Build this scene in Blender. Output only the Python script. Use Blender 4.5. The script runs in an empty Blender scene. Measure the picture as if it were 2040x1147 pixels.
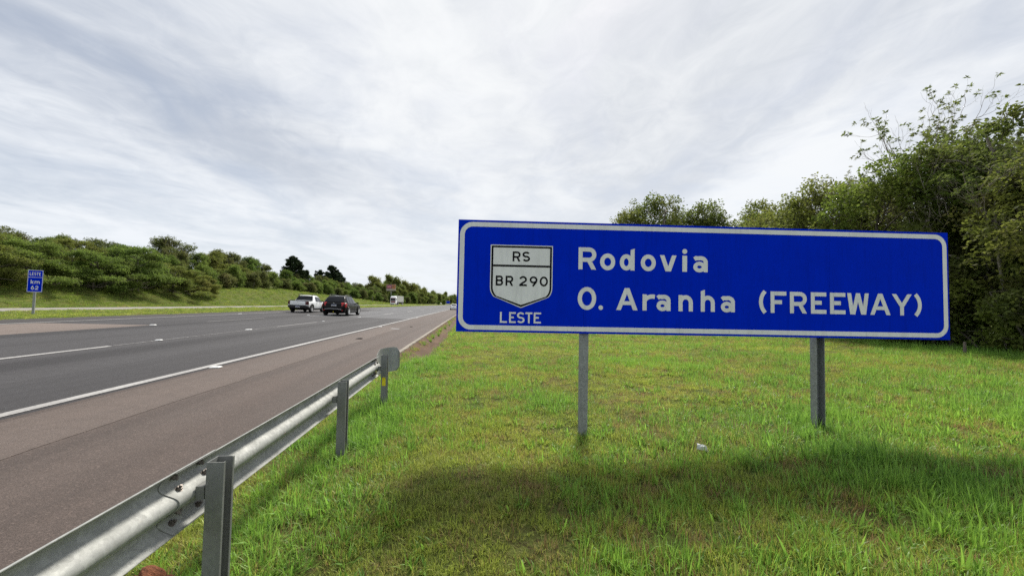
import bpy, bmesh, math, random
import numpy as np
from mathutils import Vector, Matrix, Euler

# ------------------------------------------------------------------ camera, sky, sun, exposure
scene = bpy.context.scene
C = scene.collection
R = math.radians

cam = bpy.data.cameras.new('camera')
cam.sensor_width = 36.0
cam.lens = 36.0 * 780.0 / 2040.0
cam.clip_start = 0.05
cam.clip_end = 9000.0
cam_ob = bpy.data.objects.new('camera', cam)
C.objects.link(cam_ob)
cam_ob.location = (0, 0, 1.6)
cam_ob.rotation_euler = (R(90 + 2.35), 0, R(-5.71))
scene.camera = cam_ob

SUN_DIR = Vector((0.28, 0.79, 1.02)).normalized()      # towards the sun
SUN_EL = math.asin(SUN_DIR.z)
SUN_AZ = math.atan2(SUN_DIR.x, SUN_DIR.y)              # clockwise from +Y

OFFX, OFFY = 13.03, 15.77
def build_world():
    w = bpy.data.worlds.new('World')
    scene.world = w
    w.use_nodes = True
    nt = w.node_tree
    nt.nodes.clear()
    N = nt.nodes.new
    L = nt.links.new
    out = N('ShaderNodeOutputWorld')
    bg = N('ShaderNodeBackground')
    bg.inputs['Strength'].default_value = 0.1
    L(bg.outputs[0], out.inputs[0])
    sky = N('ShaderNodeTexSky')
    sky.sky_type = 'NISHITA'
    sky.sun_disc = False
    sky.sun_elevation = SUN_EL
    sky.sun_rotation = SUN_AZ
    sky.dust_density = 2.0

    def math_n(op, a, b=None, clamp=False):
        n = N('ShaderNodeMath'); n.operation = op; n.use_clamp = clamp
        for i, v in enumerate((a, b)):
            if v is None: continue
            if isinstance(v, (int, float)): n.inputs[i].default_value = v
            else: L(v, n.inputs[i])
        return n.outputs[0]
    tc = N('ShaderNodeTexCoord')
    nrm = N('ShaderNodeVectorMath'); nrm.operation = 'NORMALIZE'
    L(tc.outputs['Generated'], nrm.inputs[0])
    sep = N('ShaderNodeSeparateXYZ'); L(nrm.outputs[0], sep.inputs[0])
    zc = math_n('ADD', math_n('MAXIMUM', sep.outputs[2], 0.0), 0.10)
    px = math_n('DIVIDE', sep.outputs[0], zc)
    py = math_n('DIVIDE', sep.outputs[1], zc)

    def layer(sx, sy, rot, off, scale, detail, rough, dist=0.0):
        cmb = N('ShaderNodeCombineXYZ'); L(px, cmb.inputs[0]); L(py, cmb.inputs[1])
        mp = N('ShaderNodeMapping')
        mp.inputs['Rotation'].default_value = (0, 0, rot)
        mp.inputs['Scale'].default_value = (sx, sy, 1)
        mp.inputs['Location'].default_value = off
        # rotate first, then stretch
        mp.vector_type = 'TEXTURE'
        mp.inputs['Scale'].default_value = (1 / sx, 1 / sy, 1)
        L(cmb.outputs[0], mp.inputs[0])
        n = N('ShaderNodeTexNoise')
        n.inputs['Scale'].default_value = scale
        n.inputs['Detail'].default_value = detail
        n.inputs['Roughness'].default_value = rough
        n.inputs['Distortion'].default_value = dist
        L(mp.outputs[0], n.inputs['Vector'])
        return n.outputs['Fac']

    def ramp(f, a, b):
        m = N('ShaderNodeMapRange'); m.interpolation_type = 'SMOOTHSTEP'
        L(f, m.inputs['Value'])
        m.inputs['From Min'].default_value = a
        m.inputs['From Max'].default_value = b
        return m.outputs[0]
    # a gentle sideways warp keeps the streaks from running dead straight
    big = layer(1.0, 0.50, R(-10), (OFFX, OFFY, 0), 0.62, 3.0, 0.45, 0.35)
    mid = layer(1.0, 0.75, R(-22), (1.7, 5.2, 0), 1.7, 6.0, 0.54, 0.8)
    fine = layer(1.0, 0.8, R(-6), (8.1, 2.3, 0), 6.0, 7.0, 0.62, 0.9)
    thick = math_n('ADD', math_n('MULTIPLY', big, 0.60), math_n('ADD', math_n('MULTIPLY', mid, 0.27), math_n('MULTIPLY', fine, 0.13)))
    t = ramp(thick, 0.37, 0.60)

    def mixc(f, a, b):
        m = N('ShaderNodeMix'); m.data_type = 'RGBA'
        if isinstance(f, (int, float)): m.inputs[0].default_value = f
        else: L(f, m.inputs[0])
        for i, v in ((6, a), (7, b)):
            if isinstance(v, tuple): m.inputs[i].default_value = v
            else: L(v, m.inputs[i])
        return m.outputs[2]
    dark = (3.3, 3.8, 4.75, 1)
    lite = (7.4, 7.65, 8.0, 1)
    cloud = mixc(t, dark, lite)
    # the veil of cloud is whiter and brighter towards the sun behind it
    dt = N('ShaderNodeVectorMath'); dt.operation = 'DOT_PRODUCT'
    L(nrm.outputs[0], dt.inputs[0]); dt.inputs[1].default_value = SUN_DIR
    glow = ramp(dt.outputs['Value'], 0.35, 1.0)
    cloud = mixc(math_n('MULTIPLY', glow, 0.75), cloud, mixc(math_n('ADD', math_n('MULTIPLY', t, 0.75), 0.25, True), (4.9, 5.2, 5.65, 1), (7.7, 7.8, 7.85, 1)))
    # towards the horizon the layer evens out into a pale haze
    hz = math_n('SUBTRACT', 1.0, ramp(sep.outputs[2], 0.0, 0.42), True)
    cloud = mixc(math_n('MULTIPLY', hz, 0.80), cloud, (7.0, 7.35, 7.75, 1))
    gap = ramp(mid, 0.60, 0.30)
    cover = math_n('SUBTRACT', 1.0, math_n('MULTIPLY', gap, 0.16))
    col = mixc(cover, sky.outputs[0], cloud)
    sc = N('ShaderNodeVectorMath'); sc.operation = 'SCALE'; L(col, sc.inputs[0]); sc.inputs['Scale'].default_value = 0.605
    L(sc.outputs[0], bg.inputs['Color'])
build_world()

sun = bpy.data.lights.new('sun', 'SUN')
sun.energy = 2.8
sun.angle = R(12)
sun.color = (1.0, 0.95, 0.86)
sun_ob = bpy.data.objects.new('sun', sun)
C.objects.link(sun_ob)
sun_ob.rotation_euler = SUN_DIR.to_track_quat('Z', 'Y').to_euler()
sun_ob.location = (20, 60, 80)

scene.view_settings.view_transform = 'Standard'
scene.view_settings.look = 'None'
scene.view_settings.exposure = 1.04
scene.view_settings.gamma = 1.0
scene.view_settings.use_curve_mapping = False
scene.cycles.max_bounces = 6
scene.cycles.transparent_max_bounces = 4
scene.cycles.use_denoising = False

# ------------------------------------------------------------------ helpers
def link(o, parent=None):
    C.objects.link(o)
    if parent is not None: o.parent = parent
    return o

def tag(o, label=None, cat=None, group=None, kind=None):
    if label: o['label'] = label
    if cat: o['category'] = cat
    if group: o['group'] = group
    if kind: o['kind'] = kind
    return o

def empty(name, loc=(0, 0, 0), rot=(0, 0, 0), label=None, cat=None, group=None):
    o = bpy.data.objects.new(name, None)
    o.empty_display_size = 0.2
    link(o); o.location = loc; o.rotation_euler = rot
    return tag(o, label, cat, group)

def copy_tree(o, parent=None):
    c = o.copy(); link(c)
    if parent is not None:
        c.parent = parent
        c.matrix_parent_inverse = o.matrix_parent_inverse.copy()
    for ch in o.children: copy_tree(ch, c)
    return c

class MB:
    """collects polygons into one mesh"""
    def __init__(s): s.v = []; s.f = []
    def add(s, verts, faces):
        b = len(s.v)
        s.v += [tuple(p) for p in verts]
        s.f += [tuple(b + i for i in f) for f in faces]
        return s
    def box(s, x0, x1, y0, y1, z0, z1, bev=0.0):
        if bev <= 0:
            v = [(x0, y0, z0), (x1, y0, z0), (x1, y1, z0), (x0, y1, z0), (x0, y0, z1), (x1, y0, z1), (x1, y1, z1), (x0, y1, z1)]
            return s.add(v, [(3, 2, 1, 0), (4, 5, 6, 7), (0, 1, 5, 4), (1, 2, 6, 5), (2, 3, 7, 6), (3, 0, 4, 7)])
        bm = bmesh.new()
        bmesh.ops.create_cube(bm, size=1.0)
        for q in bm.verts:
            q.co = Vector(((x0 + x1) / 2 + q.co.x * (x1 - x0), (y0 + y1) / 2 + q.co.y * (y1 - y0), (z0 + z1) / 2 + q.co.z * (z1 - z0)))
        bmesh.ops.bevel(bm, geom=bm.edges[:], offset=bev, segments=2, profile=0.6, affect='EDGES', clamp_overlap=True)
        bm.verts.index_update()
        s.add([q.co[:] for q in bm.verts], [[q.index for q in f.verts] for f in bm.faces])
        bm.free(); return s
    def loft(s, rings, closed=True, caps=True):
        n = len(rings[0]); b = len(s.v)
        for r in rings: s.v += [tuple(p) for p in r]
        m = n if closed else n - 1
        for i in range(len(rings) - 1):
            for j in range(m):
                a, c = b + i * n + j, b + i * n + (j + 1) % n
                s.f.append((a, c, c + n, a + n))
        if caps and closed:
            s.f.append(tuple(b + j for j in range(n))[::-1])
            s.f.append(tuple(b + (len(rings) - 1) * n + j for j in range(n)))
        return s
    def tube(s, pts, rad, sides=6, caps=True):
        rings = []
        for i, p in enumerate(pts):
            p = Vector(p)
            a = Vector(pts[max(i - 1, 0)]); c = Vector(pts[min(i + 1, len(pts) - 1)])
            d = (c - a).normalized()
            u = d.cross(Vector((0.31, 0.2, 1) if abs(d.z) < 0.9 else (1, 0.1, 0))).normalized(); w = d.cross(u)
            r = rad[i] if hasattr(rad, '__len__') else rad
            rings.append([p + (u * math.cos(k * 2 * math.pi / sides) + w * math.sin(k * 2 * math.pi / sides)) * r for k in range(sides)])
        return s.loft(rings, True, caps)
    def lathe_x(s, prof, seg=20, cx=0, cy=0, cz=0, caps=True):
        """prof: (x, r) revolved round the X axis"""
        rings = [[(cx + x, cy + r * math.cos(k * 2 * math.pi / seg), cz + r * math.sin(k * 2 * math.pi / seg)) for k in range(seg)] for x, r in prof]
        return s.loft(rings, True, caps)
    def build(s, name, mat, parent=None, smooth=False, angle=40):
        me = bpy.data.meshes.new(name)
        me.from_pydata(s.v, [], s.f)
        me.update()
        if mat is not None: me.materials.append(mat)
        o = bpy.data.objects.new(name, me)
        link(o, parent)
        if smooth:
            me.shade_smooth()
            if angle < 180: me.set_sharp_from_angle(angle=R(angle))
        return o

def fix_normals(o):
    bm = bmesh.new(); bm.from_mesh(o.data)
    bmesh.ops.recalc_face_normals(bm, faces=bm.faces)
    bm.to_mesh(o.data); bm.free(); return o

# ------------------------------------------------------------------ materials
class NT:
    def __init__(s, name):
        s.m = bpy.data.materials.new(name); s.m.use_nodes = True
        s.t = s.m.node_tree; s.b = s.t.nodes['Principled BSDF']
        s.out = s.t.nodes['Material Output']
    def n(s, k): return s.t.nodes.new(k)
    def l(s, a, b): s.t.links.new(a, b)
    def pos(s, scale=(1, 1, 1), obj=False):
        if obj:
            c = s.n('ShaderNodeTexCoord').outputs['Object']
        else:
            c = s.n('ShaderNodeNewGeometry').outputs['Position']
        v = s.n('ShaderNodeVectorMath'); v.operation = 'MULTIPLY'
        s.l(c, v.inputs[0]); v.inputs[1].default_value = scale
        return v.outputs[0]
    def noise(s, vec, scale, detail=4, rough=0.55, dist=0):
        n = s.n('ShaderNodeTexNoise'); s.l(vec, n.inputs['Vector'])
        n.inputs['Scale'].default_value = scale; n.inputs['Detail'].default_value = detail
        n.inputs['Roughness'].default_value = rough; n.inputs['Distortion'].default_value = dist
        return n.outputs['Fac']
    def rng(s, f, a, b, c=0.0, d=1.0):
        m = s.n('ShaderNodeMapRange'); s.l(f, m.inputs[0])
        for i, v in enumerate((a, b, c, d)): m.inputs[1 + i].default_value = v
        return m.outputs[0]
    def mix(s, f, a, b, blend='MIX'):
        m = s.n('ShaderNodeMix'); m.data_type = 'RGBA'; m.blend_type = blend
        if isinstance(f, (int, float)): m.inputs[0].default_value = f
        else: s.l(f, m.inputs[0])
        for i, v in ((6, a), (7, b)):
            if isinstance(v, (tuple, list)): m.inputs[i].default_value = (*v[:3], 1)
            else: s.l(v, m.inputs[i])
        return m.outputs[2]
    def bump(s, h, strength=0.3, dist=0.01):
        b = s.n('ShaderNodeBump'); s.l(h, b.inputs['Height'])
        b.inputs['Strength'].default_value = strength; b.inputs['Distance'].default_value = dist
        s.l(b.outputs[0], s.b.inputs['Normal']); return b
    def set(s, color=None, rough=None, metal=None, spec=None):
        for k, v in (('Base Color', color), ('Roughness', rough), ('Metallic', metal), ('Specular IOR Level', spec)):
            if v is None: continue
            if isinstance(v, (int, float)): s.b.inputs[k].default_value = v
            elif isinstance(v, (tuple, list)): s.b.inputs[k].default_value = (*v[:3], 1)
            else: s.l(v, s.b.inputs[k])
        return s

def plain(name, col, rough=0.5, metal=0.0, spec=0.5, var=0.12, scale=6.0, obj=True, bump=0.0):
    """a base colour with slight uneven wear"""
    t = NT(name)
    f = t.noise(t.pos(obj=obj), scale, 5, 0.6)
    c = t.mix(t.rng(f, 0.3, 0.7), [x * (1 - var) for x in col], [min(1, x * (1 + var)) for x in col])
    t.set(c, t.rng(f, 0.3, 0.7, max(0.02, rough - 0.06), min(1, rough + 0.06)), metal, spec)
    if bump: t.bump(t.noise(t.pos(obj=obj), scale * 6, 3), bump, 0.005)
    return t.m

def asphalt(name, base, dark, lite, streak=0.6, fine=0.35, rough=0.82):
    t = NT(name)
    p = t.pos()
    grain = t.noise(p, 120, 2, 0.7)
    grain2 = t.noise(p, 42, 3, 0.65)
    speck = t.n('ShaderNodeTexVoronoi'); t.l(p, speck.inputs['Vector']); speck.inputs['Scale'].default_value = 75
    tracks = t.noise(t.pos((1.0, 0.012, 1.0)), 0.95, 3, 0.55)
    blot = t.noise(t.pos((1.0, 0.16, 1.0)), 1.3, 6, 0.66)
    blot2 = t.noise(p, 5.0, 5, 0.7)
    c = t.mix(t.rng(tracks, 0.43, 0.57), dark, lite)
    c = t.mix(1 - streak, c, base)
    c = t.mix(t.rng(blot, 0.42, 0.72, 0.0, 0.55), c, [x * 1.45 for x in base])
    c = t.mix(t.rng(blot2, 0.45, 0.75, 0.0, 0.35), c, [x * 0.6 for x in base])
    c = t.mix(t.rng(grain, 0.36, 0.60, fine * 1.6, 0.0), c, [x * 0.28 for x in base])
    c = t.mix(t.rng(speck.outputs['Color'], 0.70, 0.95, 0.0, fine * 1.1), c, [min(1, x * 2.0) for x in base])
    c = t.mix(t.rng(grain2, 0.55, 0.75, 0.0, fine * .8), c, [x * 0.5 for x in base])
    t.set(c, t.rng(blot, 0.3, 0.7, rough - 0.06, rough + 0.06), 0, 0.3)
    t.bump(t.noise(p, 70, 4, 0.75), 0.9, 0.010)
    return t.m

M = {}
M['asphalt'] = asphalt('asphalt', (0.047, 0.0445, 0.047), (0.024, 0.022, 0.024), (0.068, 0.065, 0.068), 0.8)
M['shoulder'] = asphalt('shoulder_asphalt', (0.098, 0.075, 0.065), (0.070, 0.053, 0.046), (0.120, 0.093, 0.081), 0.6, 0.42)
M['strip'] = asphalt('worn_tan_surfacing', (0.117, 0.092, 0.080), (0.097, 0.075, 0.065), (0.136, 0.107, 0.094), 0.5, 0.35)
M['patch'] = asphalt('tan_asphalt_patch', (0.16, 0.128, 0.112), (0.13, 0.104, 0.09), (0.18, 0.145, 0.127), 0.4, 0.25)
M['pale_asphalt'] = asphalt('pale_grey_asphalt', (0.100, 0.100, 0.106), (0.068, 0.067, 0.072), (0.125, 0.125, 0.131), 0.6, 0.25)
M['opp_road'] = asphalt('pale_far_carriageway', (0.26, 0.24, 0.22), (0.22, 0.205, 0.19), (0.30, 0.275, 0.25), 0.4, 0.2)
M['dark_edge'] = asphalt('dark_left_edge', (0.058, 0.052, 0.052), (0.045, 0.04, 0.04), (0.07, 0.063, 0.063), 0.5)

def road_paint():
    t = NT('worn_white_road_paint')
    p = t.pos()
    w = t.noise(p, 22, 5, 0.7)
    big = t.noise(t.pos((1, 0.3, 1)), 2.0, 4)
    c = t.mix(t.rng(big, 0.3, 0.7), (0.29, 0.28, 0.27), (0.40, 0.39, 0.375))
    c = t.mix(t.rng(w, 0.50, 0.70, 0.0, 0.9), c, (0.13, 0.115, 0.11))
    t.set(c, 0.6, 0, 0.4); t.bump(t.noise(p, 60, 3), 0.3, 0.004)
    return t.m
M['paint'] = road_paint()

def faded_paint():
    t = NT('faded_road_paint')
    w = t.noise(t.pos(), 14, 5, 0.7)
    t.set(t.mix(t.rng(w, 0.35, 0.6), (0.30, 0.29, 0.285), (0.12, 0.115, 0.115)), 0.7, 0, 0.3)
    return t.m
M['faded'] = faded_paint()

def galvanised(name, base, rough=0.42, metal=0.85, spangle=0.18):
    t = NT(name)
    p = t.pos(obj=True)
    vo = t.n('ShaderNodeTexVoronoi'); t.l(p, vo.inputs['Vector']); vo.inputs['Scale'].default_value = 55
    n = t.noise(t.pos((1, 1, 0.35), obj=True), 9, 6, 0.65)
    n2 = t.noise(p, 38, 5, 0.7)
    c = t.mix(t.rng(vo.outputs['Color'], 0, 1), [x * (1 - spangle) for x in base], [min(1, x * (1 + spangle)) for x in base])
    c = t.mix(t.rng(n, 0.42, 0.72, 0, 0.55), c, [x * 0.62 for x in base])
    c = t.mix(t.rng(n2, 0.62, 0.8, 0, 0.4), c, (0.32, 0.29, 0.24))
    t.set(c, t.rng(n, 0.3, 0.7, rough - 0.08, rough + 0.14), metal, 0.5)
    t.bump(t.noise(p, 16, 3), 0.06, 0.01)
    return t.m
M['rail'] = galvanised('galvanised_rail', (0.34, 0.345, 0.325), 0.66, 0.15)
M['post'] = galvanised('galvanised_post', (0.21, 0.215, 0.205), 0.62, 0.25, 0.12)
M['sign_post'] = galvanised('galvanised_sign_post', (0.28, 0.29, 0.29), 0.6, 0.3, 0.25)
M['bolt'] = plain('dull_steel_bolt', (0.16, 0.14, 0.125), 0.5, 0.6)
M['gap'] = plain('shade_underbody_black', (0.012, 0.012, 0.012), 0.9)  # near-black of the underbodies, also painted as shade in the wheel openings

def sheeting(name, col, rough=0.5):
    t = NT(name)
    p = t.pos(obj=True)
    n = t.noise(p, 3.0, 5, 0.6)
    f = t.noise(p, 140, 2, 0.5)
    dirt = t.noise(t.pos((4.0, 4.0, 0.35), obj=True), 4.0, 6, 0.75)
    c = t.mix(t.rng(n, 0.3, 0.7), [x * 0.93 for x in col], [min(1, x * 1.06) for x in col])
    c = t.mix(t.rng(f, 0.35, 0.65, 0, 0.12), c, [x * 0.7 for x in col])
    c = t.mix(t.rng(dirt, 0.48, 0.78, 0, 0.5), c, [x * 0.55 + 0.002 for x in col])
    t.set(c, t.rng(n, 0.3, 0.7, rough - 0.04, rough + 0.08), 0, 0.012)
    t.bump(t.noise(p, 1.6, 3, 0.5), 0.12, 0.03)
    return t.m
M['blue'] = sheeting('blue_retroreflective_sheeting', (0.0001, 0.0240, 0.58))
M['blue_dark'] = sheeting('blue_panel_edge', (0.001, 0.010, 0.25))
M['white'] = sheeting('white_retroreflective_sheeting', (0.80, 0.81, 0.80))
M['black'] = sheeting('black_vinyl', (0.012, 0.012, 0.014))
M['alu_back'] = plain('aluminium_back', (0.45, 0.46, 0.46), 0.45, 0.7)
M['yellow'] = plain('yellow_reflector', (0.75, 0.62, 0.02), 0.35)
M['stud'] = plain('white_road_stud', (0.72, 0.72, 0.70), 0.4)

# ------------------------------------------------------------------ terrain
def smooth(t): t = np.clip(t, 0, 1); return t * t * (3 - 2 * t)

class VNoise:
    def __init__(s, seed, n=256):
        s.n = n; s.g = np.random.default_rng(seed).random((n, n))
    def __call__(s, x, y):
        x = np.asarray(x, float); y = np.asarray(y, float)
        xi = np.floor(x).astype(int); yi = np.floor(y).astype(int)
        fx = smooth(x - xi); fy = smooth(y - yi); n = s.n
        g = s.g
        a = g[xi % n, yi % n]; b = g[(xi + 1) % n, yi % n]; c = g[xi % n, (yi + 1) % n]; d = g[(xi + 1) % n, (yi + 1) % n]
        return (a * (1 - fx) + b * fx) * (1 - fy) + (c * (1 - fx) + d * fx) * fy
VN1, VN2, VN3 = VNoise(1), VNoise(2), VNoise(3)

XS = [-36.6, -25.0, -18.7, -17.3, -13.6, -9.5, -6.0, -2.6, -1.4, 0.0, 16.0, 60.0, 400.0]
ZS = [1.28, 1.22, 0.98, 0.87, 0.69, 0.50, 0.18, -0.10, 0.0, 0.0, 0.10, 1.2, 3.0]
def cross_z(x): return np.interp(x, XS, ZS)
def crest_z(y): return np.interp(y, [0, 42, 72, 97, 126, 164, 225, 300, 900], [4.0, 4.0, 4.3, 5.1, 4.3, 3.4, 1.8, 1.7, 1.7])
def ditch(x, y):
    v = np.interp(x, [-2.46, -1.95, -1.75, -1.12], [-0.06, -0.40, -0.40, 0.0], left=0.0, right=0.0)
    v = np.where((x < -2.46) | (x > -1.12), 0.0, v)
    return v * smooth((np.asarray(y) - 11.6) / 0.7)
def gz(x, y, micro=True):
    x = np.asarray(x, float); y = np.asarray(y, float)
    z = cross_z(x)
    cz = crest_z(y)
    t = smooth((-37.2 - x) / 8.3)
    back = np.interp(-x, [45, 70, 120, 400], [0, 3.0, 7.0, 16.0]) * np.interp(y, [0, 100, 180, 230, 300, 900], [1, 1.0, 0.9, 1.2, 2.0, 2.2])
    z = np.where(x < -37.2, 1.28 + (cz - 1.28) * t + back, z)
    z = z + ditch(x, y)
    if micro:
        g = np.where((x > -1.2) | ((x < -18.9) & (x > -24.8)) | (x < -37.0), 1.0, 0.0)
        z = z + g * ((VN1(x * 0.9, y * 0.9) - 0.5) * 0.09 + (VN2(x * 3.1, y * 3.1) - 0.5) * 0.04) * np.where(x < -37, 3.0, 1.0)
    return z

def is_paved(x):
    return ((x > -18.75) & (x < -2.5)) | ((x > -36.7) & (x < -24.9))

def ground_material():
    t = NT('grass_soil')
    p = t.pos()
    a = t.noise(p, 0.55, 5, 0.6)
    b = t.noise(p, 4.5, 6, 0.68)
    c3 = t.noise(p, 26, 5, 0.7)
    c = t.mix(t.rng(b, 0.35, 0.65), (0.070, 0.095, 0.022), (0.125, 0.165, 0.034))
    c = t.mix(t.rng(a, 0.45, 0.68, 0, 0.5), c, (0.165, 0.160, 0.045))
    c = t.mix(t.rng(c3, 0.46, 0.66, 0, 0.9), c, (0.050, 0.034, 0.018))
    t.set(c, 0.95, 0, 0.1)
    t.bump(t.noise(p, 12, 6, 0.75), 0.9, 0.06)
    return t.m
M['soil'] = ground_material()

def build_ground():
    xs = sorted(set([round(v, 3) for v in np.concatenate([
        np.linspace(-3000, -400, 8), np.linspace(-400, -80, 17), np.linspace(-80, -37, 44), np.linspace(-37, -18, 20), np.linspace(-18, -3, 8),
        [-2.75, -2.46, -2.2, -1.95, -1.85, -1.75, -1.45, -1.12, -1.0], np.linspace(-0.9, 9, 67), np.linspace(9.3, 24, 50), np.linspace(25, 80, 23), np.linspace(100, 400, 7), np.linspace(500, 3000, 6)])]))
    ys = sorted(set([round(v, 3) for v in np.concatenate([
        np.linspace(-60, -2, 12), np.linspace(-1.5, 11, 84), np.linspace(11.2, 26, 75), np.linspace(26.5, 60, 68), np.linspace(61, 140, 80), np.linspace(143, 260, 40), np.linspace(270, 900, 40), np.linspace(1000, 4000, 7)])]))
    X, Y = np.meshgrid(np.array(xs), np.array(ys), indexing='ij')
    Z = gz(X, Y)
    Z = np.where(is_paved(X), Z - 0.07, Z)
    Z = np.where((X > -2.6) & (X < -1.1) & (Y > 11.9), Z - 0.03, Z)
    nx, ny = X.shape
    v = np.stack([X, Y, Z], -1).reshape(-1, 3)
    i = np.arange(nx - 1)[:, None] * ny + np.arange(ny - 1)[None, :]
    f = np.stack([i, i + ny, i + ny + 1, i + 1], -1).reshape(-1, 4)
    me = bpy.data.meshes.new('ground')
    me.from_pydata(v.tolist(), [], f.tolist()); me.update(); me.shade_smooth()
    me.materials.append(M['soil'])
    o = link(bpy.data.objects.new('ground', me))
    tag(o, 'grassy roadside ground rising to a bank on the left', kind='structure')
    return o
build_ground()

def sheet(name, xs, ys, mat, dz=0.0, parent=None, thick=0.0):
    """a strip of paving that follows the cross fall"""
    xs = sorted(xs); ys = sorted(ys)
    mb = MB(); n = len(ys)
    for x in xs:
        for y in ys: mb.v.append((x, y, float(cross_z(x)) + dz))
    for i in range(len(xs) - 1):
        for j in range(n - 1):
            a = i * n + j
            mb.f.append((a, a + n, a + n + 1, a + 1))
    o = mb.build(name, mat, parent)
    return o

YR = [-40, 0, 10, 20, 40, 80, 160, 320, 640, 1000, 1400]
road = sheet('motorway_carriageway', [-17.5, -17.3, -13.6, -9.5, -6.0, -5.82], YR, M['asphalt'])
tag(road, 'three-lane grey asphalt motorway carriageway', kind='structure')
sh = sheet('hard_shoulder', [-5.82, -4.5, -2.5], YR, M['shoulder'])
tag(sh, 'brown-grey hard shoulder beside the guard rail', kind='structure')
le = sheet('left_road_edge', [-18.75, -17.5], YR, M['dark_edge'])
tag(le, 'dark paved strip along the central reservation', kind='structure')
opp = sheet('opposite_carriageway', [-36.7, -30, -24.9], YR, M['opp_road'], 0.0)
tag(opp, 'pale carriageway of the opposite direction', kind='structure')

def strip_patch(name, poly, mat, dz, parent):
    """flat piece of surfacing: polygon (x,y), cut where the cross fall changes"""
    bm = bmesh.new()
    bm.faces.new([bm.verts.new((x, y, 0)) for x, y in poly])
    for xc in XS:
        if min(p[0] for p in poly) < xc < max(p[0] for p in poly):
            bmesh.ops.bisect_plane(bm, geom=bm.verts[:] + bm.edges[:] + bm.faces[:], plane_co=(xc, 0, 0), plane_no=(1, 0, 0))
    for v in bm.verts: v.co.z = float(cross_z(v.co.x)) + dz
    for f in bm.faces:
        if f.normal.z < 0: f.normal_flip()
    bm.normal_update()
    for f in bm.faces:
        if f.normal.z < 0: f.normal_flip()
    me = bpy.data.meshes.new(name); bm.to_mesh(me); bm.free()
    me.materials.append(mat)
    return link(bpy.data.objects.new(name, me), parent)

rg = random.Random(5)
def ragged(x, y0, y1, step, amp):
    n = int(abs(y1 - y0) / step); return [(x + rg.uniform(-amp, amp), y0 + (y1 - y0) * k / n) for k in range(n + 1)]
# worn tan strip of the shoulder, next to the edge line
strip_patch('surfacing_strip', [(-5.70, -20), *ragged(-4.62, -20, 24, 0.6, 0.035), (-5.0, 26), (-5.70, 27)], M['strip'], 0.004, sh)
strip_patch('asphalt_patch', [(-17.05, -8), (-13.72, -8), (-13.72, 18.4), (-13.9, 18.3), (-17.05, 17.2)], M['patch'], 0.004, road)
strip_patch('asphalt_patch', [(-13.2, 32.0), (-9.5, 33.4), (-5.95, 37.5), (-5.95, 1300), (-17.0, 1300), (-17.0, 60), (-13.2, 60)], M['pale_asphalt'], 0.004, road)

def line(name, x, w, y0, y1, mat, parent, dz=0.008, n=None):
    n = n or max(1, int((y1 - y0) / 2.5))
    if y1 - y0 > 60: n = 40
    ys = [y0 + (y1 - y0) * (k / n) ** (1 if y1 - y0 < 60 else 2.2) for k in range(n + 1)]
    mb = MB()
    for k, y in enumerate(ys):
        a = x - w / 2 + rg.uniform(-.006, .006); b = x + w / 2 + rg.uniform(-.006, .006)
        mb.v += [(a, y, float(cross_z(a)) + dz), (b, y, float(cross_z(b)) + dz)]
    for k in range(n): mb.f.append((2 * k, 2 * k + 1, 2 * k + 3, 2 * k + 2))
    return mb.build(name, mat, parent)
line('edge_line', -5.98, 0.145, -10, 1300, M['paint'], road)
line('edge_line', -17.2, 0.14, -10, 1300, M['paint'], road)
# lane dashes
for y in [6.0 - 12, 6.9]:
    line('lane_dash', -9.45, 0.12, y, y + 4.4, M['paint'], road, n=6)
for y in [20.0, 43.0, 58, 73, 88, 103, 118, 133, 148]:
    line('lane_dash', -9.45, 0.12, y, y + 5.0, M['faded'] if y < 30 else M['paint'], road, n=6)
for y in [4.0, 21.6, 38.0, 53, 68, 83, 98, 113, 128, 143]:
    line('lane_dash', -13.55, 0.13, y, y + 5.5, M['faded'] if y < 45 else M['paint'], road, n=6)
line('worn_mark', -4.75, 0.5, 24.4, 25.1, M['faded'], sh, n=4)
line('faded_line', -9.45, 0.05, 11.4, 20.0, M['faded'], road, n=8)

def road_stud(x, y, s=1.0):
    z = float(cross_z(x)) + 0.008
    bm = bmesh.new()
    bmesh.ops.create_cube(bm, size=1)
    for v in bm.verts:
        k = 0.55 if v.co.z > 0 else 1.0
        v.co = Vector((v.co.x * 0.15 * s * (0.8 if v.co.z > 0 else 1), v.co.y * 0.11 * s * k, (v.co.z + 0.5) * 0.028))
    bmesh.ops.bevel(bm, geom=bm.edges[:], offset=0.006, segments=1, affect='EDGES')
    me = bpy.data.meshes.new('road_stud'); bm.to_mesh(me); bm.free()
    me.materials.append(M['stud'])
    o = link(bpy.data.objects.new('road_stud', me), road); o.location = (x, y, z)
for x, y, s in [(-5.78, 9.55, 1.5), (-9.45, 12.91, 1.2), (-9.5, 17.78, 1.6), (-13.65, 18.3, 1.5), (-17.2, 31.0, 1.5), (-9.45, 26, 1), (-5.8, 25.5, 1.3), (-9.45, 34, 1.3), (-5.8, 41.5, 1.3), (-13.55, 34, 1.2)]:
    road_stud(x, y, s)

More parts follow.
